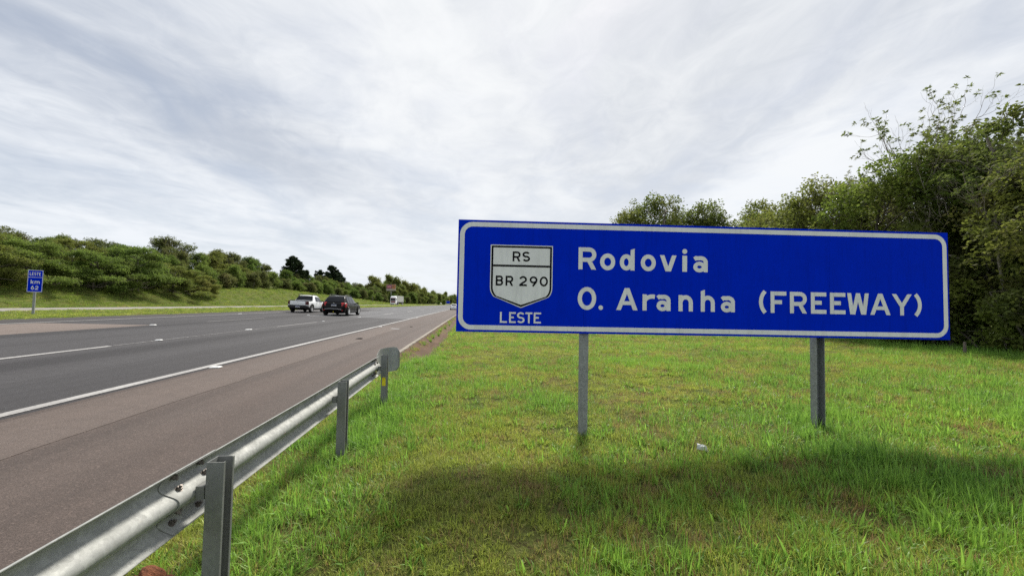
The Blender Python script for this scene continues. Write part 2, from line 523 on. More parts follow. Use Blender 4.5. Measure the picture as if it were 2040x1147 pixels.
# kerb and drainage channel
M['kerb'] = plain('weathered_kerb_concrete', (0.24, 0.21, 0.17), 0.85, var=0.35, scale=3.0, obj=False, bump=0.4)
def mud():
    t = NT('silted_channel_concrete')
    p = t.pos()
    a = t.noise(t.pos((1, 0.35, 1)), 2.2, 6, 0.65); b = t.noise(p, 18, 5, 0.7)
    c = t.mix(t.rng(a, 0.35, 0.65), (0.075, 0.045, 0.028), (0.130, 0.082, 0.052))
    c = t.mix(t.rng(b, 0.55, 0.75, 0, 0.6), c, (0.075, 0.045, 0.03))
    t.set(c, 0.9, 0, 0.2); t.bump(b, 0.6, 0.02)
    return t.m
M['mud'] = mud()
channel = empty('drainage_channel', (0, 0, 0), label='silted brown drainage channel with pale kerb beside the shoulder', cat='drain')
mb = MB()
ys = [12.0 + 0.4 * k for k in range(30)] + [24 + 2 * k for k in range(1, 40)] + [130, 200, 400]
prof = [(-2.47, -0.09), (-2.38, -0.20), (-1.97, -0.44), (-1.76, -0.45), (-1.22, -0.06), (-1.10, -0.025), (-1.02, -0.03)]
for y in ys:
    for x, z in prof:
        mb.v.append((x + rg.uniform(-.012, .012), y + (0.25 if x > -1.8 and y < 12.1 else 0), z + rg.uniform(-.012, .012)))
n = len(prof)
for i in range(len(ys) - 1):
    for j in range(n - 1):
        a = i * n + j; mb.f.append((a, a + 1, a + n + 1, a + n))
mb.build('channel_bed', M['mud'], channel, True, 60)
# kerb stones, each a piece of its own
y = 12.6; k = 0
stone = MB().box(-0.075, 0.075, 0.0, 0.985, -0.16, 0.055, 0.014).build('kerb_stone', M['kerb'], channel, True, 40)
stone.location = (-2.545, y, -0.10)
while y < 60:
    y += 1.0; k += 1
    o = stone.copy(); link(o, channel); o.location = (-2.545 + rg.uniform(-.012, .012), y, -0.10 + rg.uniform(-.008, .008)); o.rotation_euler = (rg.uniform(-.006, .006), 0, rg.uniform(-.01, .01))
tail = MB()
for q in range(60): tail.box(-2.62, -2.47, 61.6 + q * 4, 61.6 + q * 4 + 3.98, -0.26, -0.045, 0.012)
tag(tail.build('kerb_run', M['kerb'], channel), kind='stuff')
# ------------------------------------------------------------------ lettering: strokes of one weight, drawn as flat shapes
def arc(cx, cy, rx, ry, a0, a1, n=18):
    return [(cx + rx * math.cos(R(a0 + (a1 - a0) * k / n)), cy + ry * math.sin(R(a0 + (a1 - a0) * k / n))) for k in range(n + 1)]

def stroke(pts, w, closed=False):
    P = [Vector(p) for p in pts]; n = len(P); L_, R_ = [], []
    for i in range(n):
        if closed: a, b, c = P[(i - 1) % n], P[i], P[(i + 1) % n]
        else: a, b, c = P[max(i - 1, 0)], P[i], P[min(i + 1, n - 1)]
        d1 = (b - a).normalized() if (b - a).length > 1e-9 else (c - b).normalized()
        d2 = (c - b).normalized() if (c - b).length > 1e-9 else d1
        n1 = Vector((-d1.y, d1.x)); n2 = Vector((-d2.y, d2.x))
        m = (n1 + n2); m = m.normalized() if m.length > 1e-6 else n1
        k = (w / 2) / max(0.45, m.dot(n1))
        L_.append(b + m * k); R_.append(b - m * k)
    polys = []
    for i in range(n if closed else n - 1):
        j = (i + 1) % n
        polys.append([R_[i], R_[j], L_[j], L_[i]])
    return polys

def rect(x0, x1, y0, y1): return [[Vector((x0, y0)), Vector((x1, y0)), Vector((x1, y1)), Vector((x0, y1))]]
def para(xa, xb, y0, y1, w): return [[Vector((xa, y0)), Vector((xa + w, y0)), Vector((xb + w, y1)), Vector((xb, y1))]]   # slanted bar with level ends

def glyph(ch, W, H, w):
    h = w / 2; xh = 0.735 * H; S = []
    if ch == 'L': S = [rect(0, w, 0, H), rect(w, W, 0, w)]
    elif ch == 'E': S = [rect(0, w, 0, H), rect(w, W, 0, w), rect(w, W * .70, H * .515 - h, H * .515 + h), rect(w, W, H - w, H)]
    elif ch == 'F': S = [rect(0, w, 0, H), rect(w, W * .72, H * .505 - h, H * .505 + h), rect(w, W, H - w, H)]
    elif ch == 'T': S = [rect(W / 2 - h, W / 2 + h, 0, H - w), rect(0, W, H - w, H)]
    elif ch in 'RB':
        ym = H * (.44 if ch == 'R' else .53); r = (H - h - ym) / 2; cx = W - h - r * (1.0 if ch == 'R' else 1.12)
        S = [rect(0, w, 0, H), stroke([(w, H - h)] + arc(cx, ym + r, W - h - cx - (0 if ch == 'R' else .03 * W), r, 90, -90) + [(w, ym)], w)]
        if ch == 'R': S.append(para(W - w * 1.14, W * .50, 0, ym - h * .9, w * 1.14))
        else:
            r2 = (ym - h) / 2
            S.append(stroke([(w, ym)] + arc(W - h - r2, h + r2, r2, r2, 90, -90) + [(w, h)], w))
    elif ch in 'O0o':
        hh = xh if ch == 'o' else H
        e = h * .12 if ch != '0' else 0
        S = [stroke(arc(W / 2, hh / 2, W / 2 - h, hh / 2 - h + e, 0, 360, 40)[:-1], w, True)]
    elif ch == 'A':
        k = w * 1.10
        S = [para(0, W / 2 - k * .5 - w * .02, 0, H, k), para(W - k, W / 2 - k * .5 + w * .02, 0, H, k), rect(W * .27, W * .73, H * .235, H * .235 + w * .9)]
    elif ch == 'W':
        k = w * 1.05; q = W / 4
        S = [para(q - k * .62, 0, 0, H, k), para(q - k * .38, W / 2 - k / 2, 0, H, k), para(3 * q - k * .62, W / 2 - k / 2, 0, H, k), para(3 * q - k * .38, W - k, 0, H, k)]
    elif ch == 'v':
        k = w * 1.10
        S = [para(W / 2 - k * .62, 0, 0, xh, k), para(W / 2 - k * .38, W - k, 0, xh, k)]
    elif ch == 'Y':
        k = w * 1.16
        S = [rect(W / 2 - h, W / 2 + h, 0, H * .46), para(W / 2 - k * .5 - w * .02, 0, H * .42, H, k), para(W / 2 - k * .5 + w * .02, W - k, H * .42, H, k)]
    elif ch in 'S':
        ry = (H - w) / 4; rx = W / 2 - h
        S = [stroke(arc(W / 2, H - h - ry, rx, ry, 28, 270, 22) + arc(W / 2, h + ry, rx, ry, 90, -152, 22)[1:], w)]
    elif ch == '2':
        r = W / 2 - h; ry = r * .86
        S = [stroke(arc(W / 2, H - h - ry, r, ry, 168, -38, 20) + [(w * .55, w * .8)], w), rect(0, W, 0, w)]
    elif ch in '96':
        rx = W / 2 - h; ry = H * .295 - h * .3
        P = [arc(W / 2, H - h - ry, rx, ry, 0, 360, 32)[:-1], [(W - h, H - h - ry), (W - h * 1.15, H * .52), (W - h * 2.0, H * .36), (W * .40, 0.0)]]
        if ch == '6': P = [[(W - x, H - y) for x, y in p] for p in P]
        S = [stroke(P[0], w, True), stroke(P[1], w)]
    elif ch == 'd':
        rx = (W - h * .9) / 2 - h
        S = [stroke(arc(rx + h, xh / 2, rx, xh / 2 - h, 0, 360, 36)[:-1], w, True), [[Vector((W - w, 0)), Vector((W, 0)), Vector((W, H * 1.0)), Vector((W - w, H * .93))]]]
    elif ch == 'a':
        S = [stroke([(W * .09, xh * .79), (W * .20, xh * .865)] + arc(W * .52, xh - h - xh * .25, W * .48 - h, xh * .25, 110, 0, 14) + [(W - h, 0)], w),
             stroke(arc((W - h) / 2, xh * .315, (W - h) / 2 - h, xh * .315 - h * .82, 0, 360, 32)[:-1], w * .93, True)]
    elif ch in 'nhrm':
        ry = xh * .34
        if ch == 'h': S = [[[Vector((0, 0)), Vector((w, 0)), Vector((w, H)), Vector((0, H * .93))]]]
        else: S = [rect(0, w, 0, xh)]
        if ch == 'r': S.append(stroke(arc(W * .92, xh - h - ry, W * .92 - h, ry, 170, 72, 10), w))
        elif ch == 'm':
            hw = (W - w) / 2
            S += [stroke(arc(h + hw / 2, xh - h - ry, hw / 2, ry, 175, 0, 12) + [(h + hw, 0)], w), stroke(arc(h + hw * 1.5, xh - h - ry, hw / 2, ry, 175, 0, 12) + [(W - h, 0)], w)]
        else: S.append(stroke(arc(W / 2, xh - h - ry, W / 2 - h, ry, 178, 0, 16) + [(W - h, 0)], w))
    elif ch == 'k':
        S = [rect(0, w, 0, H), para(w * .7, W - w * 1.3, xh * .32, xh, w * 1.25), para(W - w * 1.25, w * 1.2, 0, xh * .55, w * 1.25)]
    elif ch == 'i':
        S = [rect(0, W, 0, xh), [[Vector(p) for p in arc(W / 2, H * .93, W * .52, W * .52, 0, 360, 20)[:-1]]]]
    elif ch == '.':
        S = [[[Vector(p) for p in arc(W / 2, W / 2, W / 2, W / 2, 0, 360, 20)[:-1]]]]
    elif ch in '()':
        P = arc(W * 2.05, H / 2, W * 2.05 - h, H * .62, 180 - 52, 180 + 52, 18)
        P = [(x, y) for x, y in P if -.001 <= y <= H + .001] or P
        P = [(P[0][0] + .0, H)] + P[1:-1] + [(P[-1][0], 0.0)]
        sx = (W - w) / max(1e-6, max(p[0] for p in P) - min(p[0] for p in P)); x0 = min(p[0] for p in P)
        P = [((x - x0) * sx + h, y) for x, y in P]
        if ch == ')': P = [(W - x, y) for x, y in P]
        S = [stroke(P, w)]
    return S

def lettering(name, letters, base, cap, w, mat, parent, depth=-0.003, part=True):
    """letters: (character, left, right) in sign coordinates (x right, z up); the face looks towards -y"""
    if part:
        e = empty(name); e.parent = parent; parent = e
    for ch, x0, x1 in letters:
        mb = MB()
        for k, polys in enumerate(glyph(ch, x1 - x0, cap, w)):
            for p in polys:
                q = [(x0 + v.x, depth - 0.0004 * k, base + v.y) for v in p]
                ar = sum(q[i][0] * q[(i + 1) % len(q)][2] - q[(i + 1) % len(q)][0] * q[i][2] for i in range(len(q)))
                if ar < 0: q = q[::-1]
                mb.add(q, [tuple(range(len(q)))])
        mb.build('letter', mat, parent)

def rounded(x0, x1, z0, z1, r, n=8):
    P = []
    for cx, cz, a in ((x1 - r, z1 - r, 0), (x0 + r, z1 - r, 90), (x0 + r, z0 + r, 180), (x1 - r, z0 + r, 270)):
        P += [(cx + r * math.cos(R(a + 90 * k / n)), cz + r * math.sin(R(a + 90 * k / n))) for k in range(n + 1)]
    return P

def ring_sheet(outer, inner, y):
    mb = MB(); n = len(outer)
    mb.v = [(x, y, z) for x, z in outer] + [(x, y, z) for x, z in inner]
    mb.f = [(i, (i + 1) % n, n + (i + 1) % n, n + i) for i in range(n)]
    return mb

def flat(poly, y):
    return MB().add([(x, y, z) for x, z in poly], [tuple(range(len(poly)))])

# ------------------------------------------------------------------ the big blue direction sign
E1 = Vector((0.99787699, -0.06201749, -0.01988318)); E2 = Vector((0.01973656, -0.00297583, 0.99980079))
EN = E1.cross(E2)
SW, SH = 6.1955, 1.3546
BLc = Vector((-0.20217107, 4.76115766, 1.27193797))
sign = empty('highway_sign', label='large blue motorway name sign on two galvanised posts in the grass', cat='road sign')
base_s, base_t = 3.08, -1.2
org = BLc + E1 * base_s + E2 * base_t
sign.matrix_world = Matrix(((E1.x, -EN.x, E2.x, org.x), (E1.y, -EN.y, E2.y, org.y), (E1.z, -EN.z, E2.z, org.z), (0, 0, 0, 1)))
def S_(x): return x - base_s
def T_(z): return z - base_t
# the panel: sheets butted side by side, a hair apart
panel = None
cuts = [0.0, 1.545, 3.09, 4.64, SW]
for a, b in zip(cuts[:-1], cuts[1:]):
    o = MB().box(S_(a) + .0006, S_(b) - .0006, 0.0, 0.02, T_(0), T_(SH), 0.0012).build('panel_sheet', M['blue'], sign)
for z in (0.22, 1.12):
    MB().box(S_(0.08), S_(SW - .08), 0.0215, 0.05, T_(z), T_(z + .06)).build('stiffening_rail', M['alu_back'], sign)
g = 0.022; bw = 0.056; ro = 0.155
bo = rounded(S_(g), S_(SW - g), T_(g + .004), T_(SH - g - .004), ro, 10)
bi = rounded(S_(g + bw), S_(SW - g - bw), T_(g + bw + .004), T_(SH - g - bw - .004), ro - bw, 10)
border = ring_sheet(bo, bi, -0.002).build('border', M['white'], sign)
def seam(x, z0, z1, w=0.003):
    MB().add([(S_(x), -0.0026, T_(z0)), (S_(x + w), -0.0026, T_(z0)), (S_(x + w), -0.0026, T_(z1)), (S_(x), -0.0026, T_(z1))], [(0, 1, 2, 3)]).build('tape_joint', M['alu_back'], border)
for x, top in ((1.30, 1), (2.1, 1), (3.5, 1), (4.9, 1), (0.9, 0), (1.35, 0), (2.2, 0), (3.35, 0), (4.45, 0), (5.1, 0)):
    z0 = SH - g - bw if top else g + .004
    seam(x, z0 + .002, z0 + bw - .004)

# route shield
def shield(grow):
    x0, x1, zt = 0.397 - grow, 1.155 + grow, 1.058 + grow
    P = [(x0, zt), (x0, .545)]
    P += [(x0 + (.095) * (1 - math.cos(R(a))), .545 - .135 * math.sin(R(a)) - grow * .3 * math.sin(R(a))) for a in range(12, 61, 12)]
    P += [((x0 + x1) / 2, .296 - grow * 1.1)]
    P += [(x1 - (.095) * (1 - math.cos(R(a))), .545 - .135 * math.sin(R(a)) - grow * .3 * math.sin(R(a))) for a in range(60, 11, -12)]
    P += [(x1, .545), (x1, zt)]
    return [(S_(x), T_(z)) for x, z in P]
sd = empty('route_shield'); sd.parent = sign
flat(shield(0.0), -0.0020).build('shield_rim', M['white'], sd)
flat(shield(-0.011), -0.0028).build('shield_outline', M['black'], sd)
flat(shield(-0.034), -0.0036).build('shield_face', M['white'], sd)
flat([(S_(.425), T_(.792)), (S_(1.127), T_(.792)), (S_(1.127), T_(.817)), (S_(.425), T_(.817))][::1], -0.0044).build('shield_bar', M['black'], sd)
LT = lambda L_: [(c, S_(a), S_(b)) for c, a, b in L_]
lettering('shield_lettering', LT([('R', 0.665, 0.761), ('S', 0.784, 0.878)]), T_(.860), .121, .0215, M['black'], sd, -.0050, False)
lettering('shield_lettering', LT([('B', 0.466, 0.555), ('R', 0.585, 0.678), ('2', 0.751, 0.844), ('9', 0.877, 0.972), ('0', 1.0, 1.1)]), T_(.562), .121, .0215, M['black'], sd, -.0050, False)
lettering('lettering', LT([('L', 0.526, 0.611), ('E', 0.637, 0.718), ('S', 0.732, 0.824), ('T', 0.833, 0.919), ('E', 0.935, 1.023)]), T_(.114), .131, .0205, M['white'], sign)
lettering('lettering', LT([('R', 1.471, 1.69), ('o', 1.738, 1.925), ('d', 1.982, 2.166), ('o', 2.243, 2.43), ('v', 2.482, 2.689), ('i', 2.763, 2.822), ('a', 2.899, 3.082)]), T_(.7815), .270, .0510, M['white'], sign)
lettering('lettering', LT([('O', 1.468, 1.694), ('.', 1.724, 1.78)]), T_(.292), .272, .0510, M['white'], sign)
lettering('lettering', LT([('A', 1.943, 2.207), ('r', 2.268, 2.401), ('a', 2.44, 2.617), ('n', 2.716, 2.895), ('h', 2.995, 3.171), ('a', 3.246, 3.424)]), T_(.295), .270, .0510, M['white'], sign)
lettering('lettering', LT([('(', 3.73, 3.832), ('F', 3.877, 4.078), ('R', 4.124, 4.34), ('E', 4.392, 4.59), ('E', 4.638, 4.836), ('W', 4.86, 5.139), ('A', 5.156, 5.42), ('Y', 5.44, 5.7), (')', 5.724, 5.829)]), T_(.297), .266, .0495, M['white'], sign)

def channel_post(cx, half, depth, open_front, z0, z1, parent, mat, t=0.006):
    """U channel standing in sign coordinates"""
    y0, y1 = 0.052, 0.052 + depth
    if open_front: prof = [(-half, y0), (-half, y1), (half, y1), (half, y0), (half - t, y0), (half - t, y1 - t), (-half + t, y1 - t), (-half + t, y0)]
    else: prof = [(-half, y1), (-half, y0), (half, y0), (half, y1), (half - t, y1), (half - t, y0 + t), (-half + t, y0 + t), (-half + t, y1)]
    mb = MB(); n = len(prof)
    rings = [[(cx + x, y, z) for x, y in prof] for z in (z0, z1)]
    mb.loft(rings, True, False)
    for z, fl in ((0, 1), (1, 0)):
        for q in ((0, 1, 6, 7), (1, 2, 5, 6), (2, 3, 4, 5)):
            ids = [z * n + i for i in q]; mb.f.append(tuple(ids[::-1] if fl else ids))
    return fix_normals(mb.build('sign_post', mat, parent))
channel_post(S_(1.567), 0.052, 0.07, False, T_(-1.55), T_(1.25), sign, M['sign_post'])
channel_post(S_(4.555), 0.055, 0.10, True, T_(-1.50), T_(1.25), sign, M['sign_post'])
for x in (1.567, 4.555):
    for z in (.25, 1.15):
        b = MB().lathe_x([(-.012, .010), (.012, .010)], 8, 0, 0, 0).build('bolt', M['bolt'], sign)
        b.location = (S_(x), 0.058, T_(z)); b.rotation_euler = (0, 0, R(90))

# ------------------------------------------------------------------ guard rail
rail = empty('guard_rail', (-1.5, 4.0, 0), label='galvanised W-beam guard rail on channel posts along the shoulder', cat='guard rail')
def w_profile():
    key = [(0.004, .156), (-.010, .1535), (-.034, .138), (-.052, .118), (-.060, .098), (-.056, .080), (-.040, .062), (-.012, .045), (.008, .030), (.018, .014), (.0205, 0.0)]
    key = key + [(x, -z) for x, z in key[-2::-1]]
    # smooth it
    P = []
    for i in range(len(key) - 1):
        p0 = key[max(i - 1, 0)]; p1 = key[i]; p2 = key[i + 1]; p3 = key[min(i + 2, len(key) - 1)]
        for k in range(3):
            t = k / 3
            P.append(tuple(0.5 * ((2 * p1[j]) + (-p0[j] + p2[j]) * t + (2 * p0[j] - 5 * p1[j] + 4 * p2[j] - p3[j]) * t * t + (-p0[j] + 3 * p1[j] - 3 * p2[j] + p3[j]) * t ** 3) for j in range(2)))
    P.append(key[-1]); return P
WP = w_profile()
def beam(name, y0, y1, off, parent, t=0.0032, steps=None):
    n = len(WP); outs, ins = [], []
    for i in range(n):
        a = Vector(WP[max(i - 1, 0)]); c = Vector(WP[min(i + 1, n - 1)]); d = (c - a).normalized(); nn = Vector((-d.y, d.x))   # towards the grass
        if nn.x < 0 and i == n // 2: nn = -nn
        outs.append(Vector(WP[i]) + nn * (off)); ins.append(Vector(WP[i]) + nn * (off - t))
    loop = outs + ins[::-1]
    steps = steps or 14
    rings = []
    for k in range(steps + 1):
        y = y0 + (y1 - y0) * k / steps
        zc = 0.588 + 0.004 * math.sin(y * 1.3) + (y - 2.3) * 0.004
        r = []
        for x, z in loop:
            dy = 0.0
            if k == 0: dy = 0.030 * math.cos(z / .156 * math.pi * 2.0) * 0.5      # the cut end is not quite square
            r.append((x, y - 4.0 + dy, zc + z))
        rings.append(r)
    mb = MB().loft(rings, True, True)
    return fix_normals(mb.build(name, M['rail'], parent, True, 35))
beam('rail_beam', -4.0, 2.50, 0.0, rail)
beam('rail_beam', 2.17, 6.52, 0.0052, rail)
def rail_x(dz):
    zs = [p[1] for p in WP][::-1]; xs = [p[0] for p in WP][::-1]
    return float(np.interp(dz, zs, xs))
def nut(y, dz, parent, s=1.0):
    zc = 0.588 + (y - 2.3) * 0.004
    x = rail_x(dz) + 0.008
    ang = math.atan2(rail_x(dz + .008) - rail_x(dz - .008), .016)
    mb = MB()
    mb.lathe_x([(-.004, .019 * s), (.003, .019 * s)], 14)
    mb.lathe_x([(.003, .0145 * s), (.016, .0135 * s)], 6)
    mb.lathe_x([(.016, .0075 * s), (.027, .0070 * s)], 8)
    o = mb.build('bolt', M['bolt'], parent)
    o.location = (x, y - 4.0, zc + dz); o.rotation_euler = (0, ang, 0)
for y in (2.235, 2.43):
    for dz in (.120, .052, -.052, -.118): nut(y, dz, rail)
for y in (6.30, 6.46):
    for dz in (.118, .05, -.05, -.118): nut(y, dz, rail, 1.15)
def slot(y, dz):
    x = rail_x(dz) + .0068
    o = MB().box(-.0004, .0008, -.016, .016, -.007, .007).build('slot', M['slotmat'], rail)
    o.location = (x, y - 4.0, .588 + dz + (y - 2.3) * .004)
    o.rotation_euler = (0, math.atan2(rail_x(dz + .008) - rail_x(dz - .008), .016), 0)
M['slotmat'] = plain('rail_slot', (0.35, 0.30, 0.26), 0.8)
for y in (3.30, 3.52, 5.3, 5.55): slot(y, -0.012)

def c_post(y, z0, z1, lean=0.0):
    t = 0.0045; d = 0.088; hw = 0.048; lip = 0.015
    prof = [(0, -hw), (d, -hw), (d, -hw + lip), (d - t, -hw + lip), (d - t, -hw + t), (t, -hw + t), (t, hw - t), (d - t, hw - t), (d - t, hw - lip), (d, hw - lip), (d, hw), (0, hw)]
    n = len(prof); mb = MB()
    rings = [[(x, yy, z) for x, yy in prof] for z in (z0, z1)]
    mb.loft(rings, True, False)
    for k, fl in ((0, 0), (1, 1)):
        for q in ((0, 1, 4, 5), (1, 2, 3, 4), (0, 5, 6, 11), (6, 7, 10, 11), (7, 8, 9, 10)):
            ids = [k * n + i for i in q]; mb.f.append(tuple(ids if fl else ids[::-1]))
    o = fix_normals(mb.build('rail_post', M['post'], rail))
    o.location = (0.072, y - 4.0, 0); o.rotation_euler = (0, lean, 0)
    # packing block between rail and post
    b = MB().box(0.026, 0.071, -0.04, 0.04, 0.555, 0.625, 0.004).build('spacer_block', M['post'], rail); b.location = (0, y - 4.0, 0)
    return o
c_post(0.30, -0.5, 0.745, R(.6))
c_post(2.335, -0.5, 0.752, R(.9))
c_post(4.39, -0.5, 0.778, R(.7))
p3 = c_post(6.40, -0.5, 0.800, R(.2))
MB().box(0.018, 0.072, -0.0505, -0.0483, 0.325, 0.455).build('reflective_sticker', M['yellow'], p3)
# flared end plate
mb = MB()
path = [(-.030, 6.50), (-.035, 6.60), (-.028, 6.72), (.010, 6.85), (.062, 6.95), (.118, 7.01), (.18, 7.05), (.225, 7.07)]
rows = 9; t = 0.004
for side in (0, 1):
    for i, (x, y) in enumerate(path):
        k = i / (len(path) - 1)
        top = .775 + .082 * smooth(np.array(k * 3.2)) ; bot = .440 + 0.0 * k
        if k > .80: top -= .09 * ((k - .80) / .20) ** 2; bot += .07 * ((k - .80) / .20) ** 2
        for j in range(rows):
            mb.v.append((x + (t if side else 0), y - 4.0, float(bot + (top - bot) * j / (rows - 1))))
n = rows; m = len(path) * rows
for i in range(len(path) - 1):
    for j in range(rows - 1):
        a = i * n + j
        mb.f.append((a, a + 1, a + n + 1, a + n)); mb.f.append((m + a, m + a + n, m + a + n + 1, m + a + 1))
edge = [j for j in range(rows)] + [i * n + rows - 1 for i in range(1, len(path))] + [(len(path) - 1) * n + j for j in range(rows - 2, -1, -1)] + [i * n for i in range(len(path) - 2, 0, -1)]
for a, b in zip(edge, edge[1:] + edge[:1]): mb.f.append((a, b, m + b, m + a))
fix_normals(mb.build('end_plate', M['rail'], rail, True, 40))

# ------------------------------------------------------------------ kilometre sign on the central reservation
KX, KY = -21.6, 21.6
kz = float(gz(KX, KY))
km = empty('kilometre_sign', (KX, KY, kz), (0, R(1.0), R(30)), 'small blue kilometre 62 plate on a single post in the median grass', 'road sign')
MB().box(-.36, .36, 0, .012, 1.17, 2.33, .002).build('panel', M['blue'], km)
ring_sheet(rounded(-.353, .353, 1.177, 2.323, .03), rounded(-.332, .332, 1.198, 2.302, .02), -.003).build('border', M['white'], km)
MB().box(-.325, .325, -.0035, -.002, 1.935, 1.953).build('divider', M['white'], km)
lettering('lettering', [('L', -.27, -.185), ('E', -.165, -.08), ('S', -.065, .035), ('T', .045, .145), ('E', .165, .25)], 2.045, .16, .024, M['white'], km, -.004)
lettering('lettering', [('k', -.20, -.06), ('m', -.02, .22)], 1.61, .20, .036, M['white'], km, -.004)
lettering('lettering', [('6', -.17, -.02), ('2', .02, .17)], 1.30, .20, .034, M['white'], km, -.004)
mbp = MB().box(-.06, .06, .014, .10, -.4, 1.9, .004); mbp.build('post', M['sign_post'], km)
km.scale = (.70, .9, .94)
# ------------------------------------------------------------------ vehicles
def car_paint(name, col, rough=0.28):
    t = NT(name)
    n = t.noise(t.pos(obj=True), 2.5, 4)
    t.set(t.mix(t.rng(n, .3, .7), [x * .95 for x in col], [min(1, x * 1.04) for x in col]), t.rng(n, .3, .7, rough - .05, rough + .1), 0, .5 if col[0] > .1 else .14)
    t.b.inputs['Coat Weight'].default_value = 0.25 if col[0] > .1 else 0.08; t.b.inputs['Coat Roughness'].default_value = 0.08
    return t.m
M['car_black'] = car_paint('black_car_paint', (0.004, 0.0036, 0.0038))
M['car_white'] = car_paint('white_car_paint', (0.86, 0.87, 0.88))
M['glass'] = plain('dark_car_glass', (0.006, 0.007, 0.009), 0.08, 0, 0.35, .05)
M['trim'] = plain('black_plastic_trim', (0.020, 0.020, 0.022), 0.6)
M['tyre'] = plain('tyre_rubber', (0.014, 0.014, 0.014), 0.85)
M['rim'] = plain('alloy_rim', (0.66, 0.66, 0.67), 0.35, 0.2)
M['red_light'] = plain('red_tail_light', (0.42, 0.012, 0.012), 0.2)
M['dark_red'] = plain('smoked_tail_light', (0.075, 0.010, 0.014), 0.2)
M['plate'] = plain('number_plate', (0.62, 0.63, 0.64), 0.4)
M['plate_band'] = plain('plate_blue_band', (0.02, 0.05, 0.25), 0.4)
M['plate_ink'] = plain('plate_ink', (0.04, 0.04, 0.045), 0.5)
M['chrome'] = plain('chrome', (0.7, 0.7, 0.7), 0.15, 0.95)
M['lamp_clear'] = plain('clear_lamp', (0.75, 0.75, 0.72), 0.15)

class Car:
    """body lofted over stations; y runs forward from the tail, x right"""
    def __init__(s, st): s.st = st
    def at(s, y):
        a = s.st; ys = [q[0] for q in a]
        return [float(np.interp(y, ys, [q[k] for q in a])) for k in range(1, 7)]    # zb, zbelt, zroof, wlow, wbelt, wroof
    def section(s, y):
        zb, zt, zr, wl, wb, wr = s.at(y)
        m = (zb + zt) / 2
        half = [(wl * .86, zb), (wl * .98, zb + .05), (wl * 1.0 + .01, zb + .16), (max(wl, wb) + .008, m + .02), (wb + .004, zt - .06), (wb - .010, zt), (wr + .02 * (wb > wr + .05), zr - .075 if zr - zt > .1 else zt + (zr - zt) * .5), (wr - .045, zr - .02 if zr - zt > .1 else zr - .004), (wr * .55, zr + .004), (0, zr + .010)]
        return [(-x, y, z) for x, z in half] + [(x, y, z) for x, z in half[-2::-1]]
    def body(s, mat, parent):
        ys = []
        for a, b in zip(s.st[:-1], s.st[1:]):
            n = max(1, int((b[0] - a[0]) / .16)); ys += [a[0] + (b[0] - a[0]) * k / n for k in range(n)]
        ys.append(s.st[-1][0])
        mb = MB().loft([s.section(y) for y in ys], True, True)
        o = fix_normals(mb.build('body', mat, parent, True, 32))
        return o
    def side_pt(s, y, t, side, out=.012):
        zb, zt, zr, wl, wb, wr = s.at(y)
        x0, z0, x1, z1 = wb - .010, zt, wr + .02, zr - .075
        return (side * (x0 + (x1 - x0) * t + out), y, z0 + (z1 - z0) * t)
    def side_window(s, y0a, y0b, y1a, y1b, side, mat, parent, t0=.06, t1=.93):
        n = 6; mb = MB()
        for k in range(n + 1):
            f = k / n
            mb.v += [s.side_pt(y0a + (y1a - y0a) * f, t0, side), s.side_pt(y0b + (y1b - y0b) * f, t1, side)]
        for k in range(n): mb.f.append((2 * k, 2 * k + 2, 2 * k + 3, 2 * k + 1))
        return fix_normals(mb.build('side_window', mat, parent, True, 180))
    def slope_window(s, name, ya, yb, mat, parent, inset=.07, ta=0.08, tb=.92, out=.014):
        """rear or front glass: the slope of the roof line between two stations"""
        rows = []
        for k in range(5):
            f = ta + (tb - ta) * k / 4
            y = ya + (yb - ya) * f
            zb, zt, zr, wl, wb, wr = s.at(y)
            hw = (wr - inset)
            rows.append([(-hw, zr - .012), (-hw * .5, zr + .006), (0, zr + .012), (hw * .5, zr + .006), (hw, zr - .012)])
            rows[-1] = [(x, y, z) for x, z in rows[-1]]
        sy = -1 if yb > ya else 1
        mb = MB(); mb.v = [(x, y + sy * out * .7, z + out * .7) for r in rows for x, y, z in r]
        for i in range(4):
            for j in range(4):
                a = i * 5 + j; mb.f.append((a, a + 1, a + 6, a + 5))
        return fix_normals(mb.build(name, mat, parent, True, 180))

def wheel(parent, x, y, r, w, side, rim_mat=None, spokes=5):
    e = empty('wheel', (x, y, r)); e.parent = parent
    h = w / 2
    MB().lathe_x([(-h, r * .60), (-h, r * .90), (-h * .8, r * .985), (-h * .4, r), (h * .4, r), (h * .8, r * .985), (h, r * .90), (h, r * .60)], 24, caps=False).build('tyre', M['tyre'], e, True, 50)
    mb = MB()
    mb.lathe_x([(side * h * .70, r * .62), (side * h * .96, r * .64), (side * h * .96, r * .585), (side * h * .60, r * .57)], 20)
    mb.lathe_x([(side * h * .55, r * .15), (side * h * .92, r * .13), (side * h * .96, r * .02)], 10)
    for k in range(spokes):
        a = 2 * math.pi * k / spokes + .3
        ca, sa = math.cos(a), math.sin(a); px_, pz_ = -sa, ca
        v = []
        for xx in (side * h * .62, side * h * .90):
            for rr, ww in ((r * .08, r * .085), (r * .60, r * .12)):
                for sg in (-1, 1): v.append((xx, ca * rr + px_ * ww * sg, sa * rr + pz_ * ww * sg))
        mb.add(v, [(4, 5, 7, 6), (0, 1, 5, 4), (2, 3, 7, 6), (0, 2, 6, 4), (1, 3, 7, 5)])
    mb.build('rim', rim_mat or M['rim'], e, True, 40)
    MB().lathe_x([(side * h * .40, r * .58), (side * h * .42, r * .02)], 16).build('brake_backing', M['trim'], e)
    return e

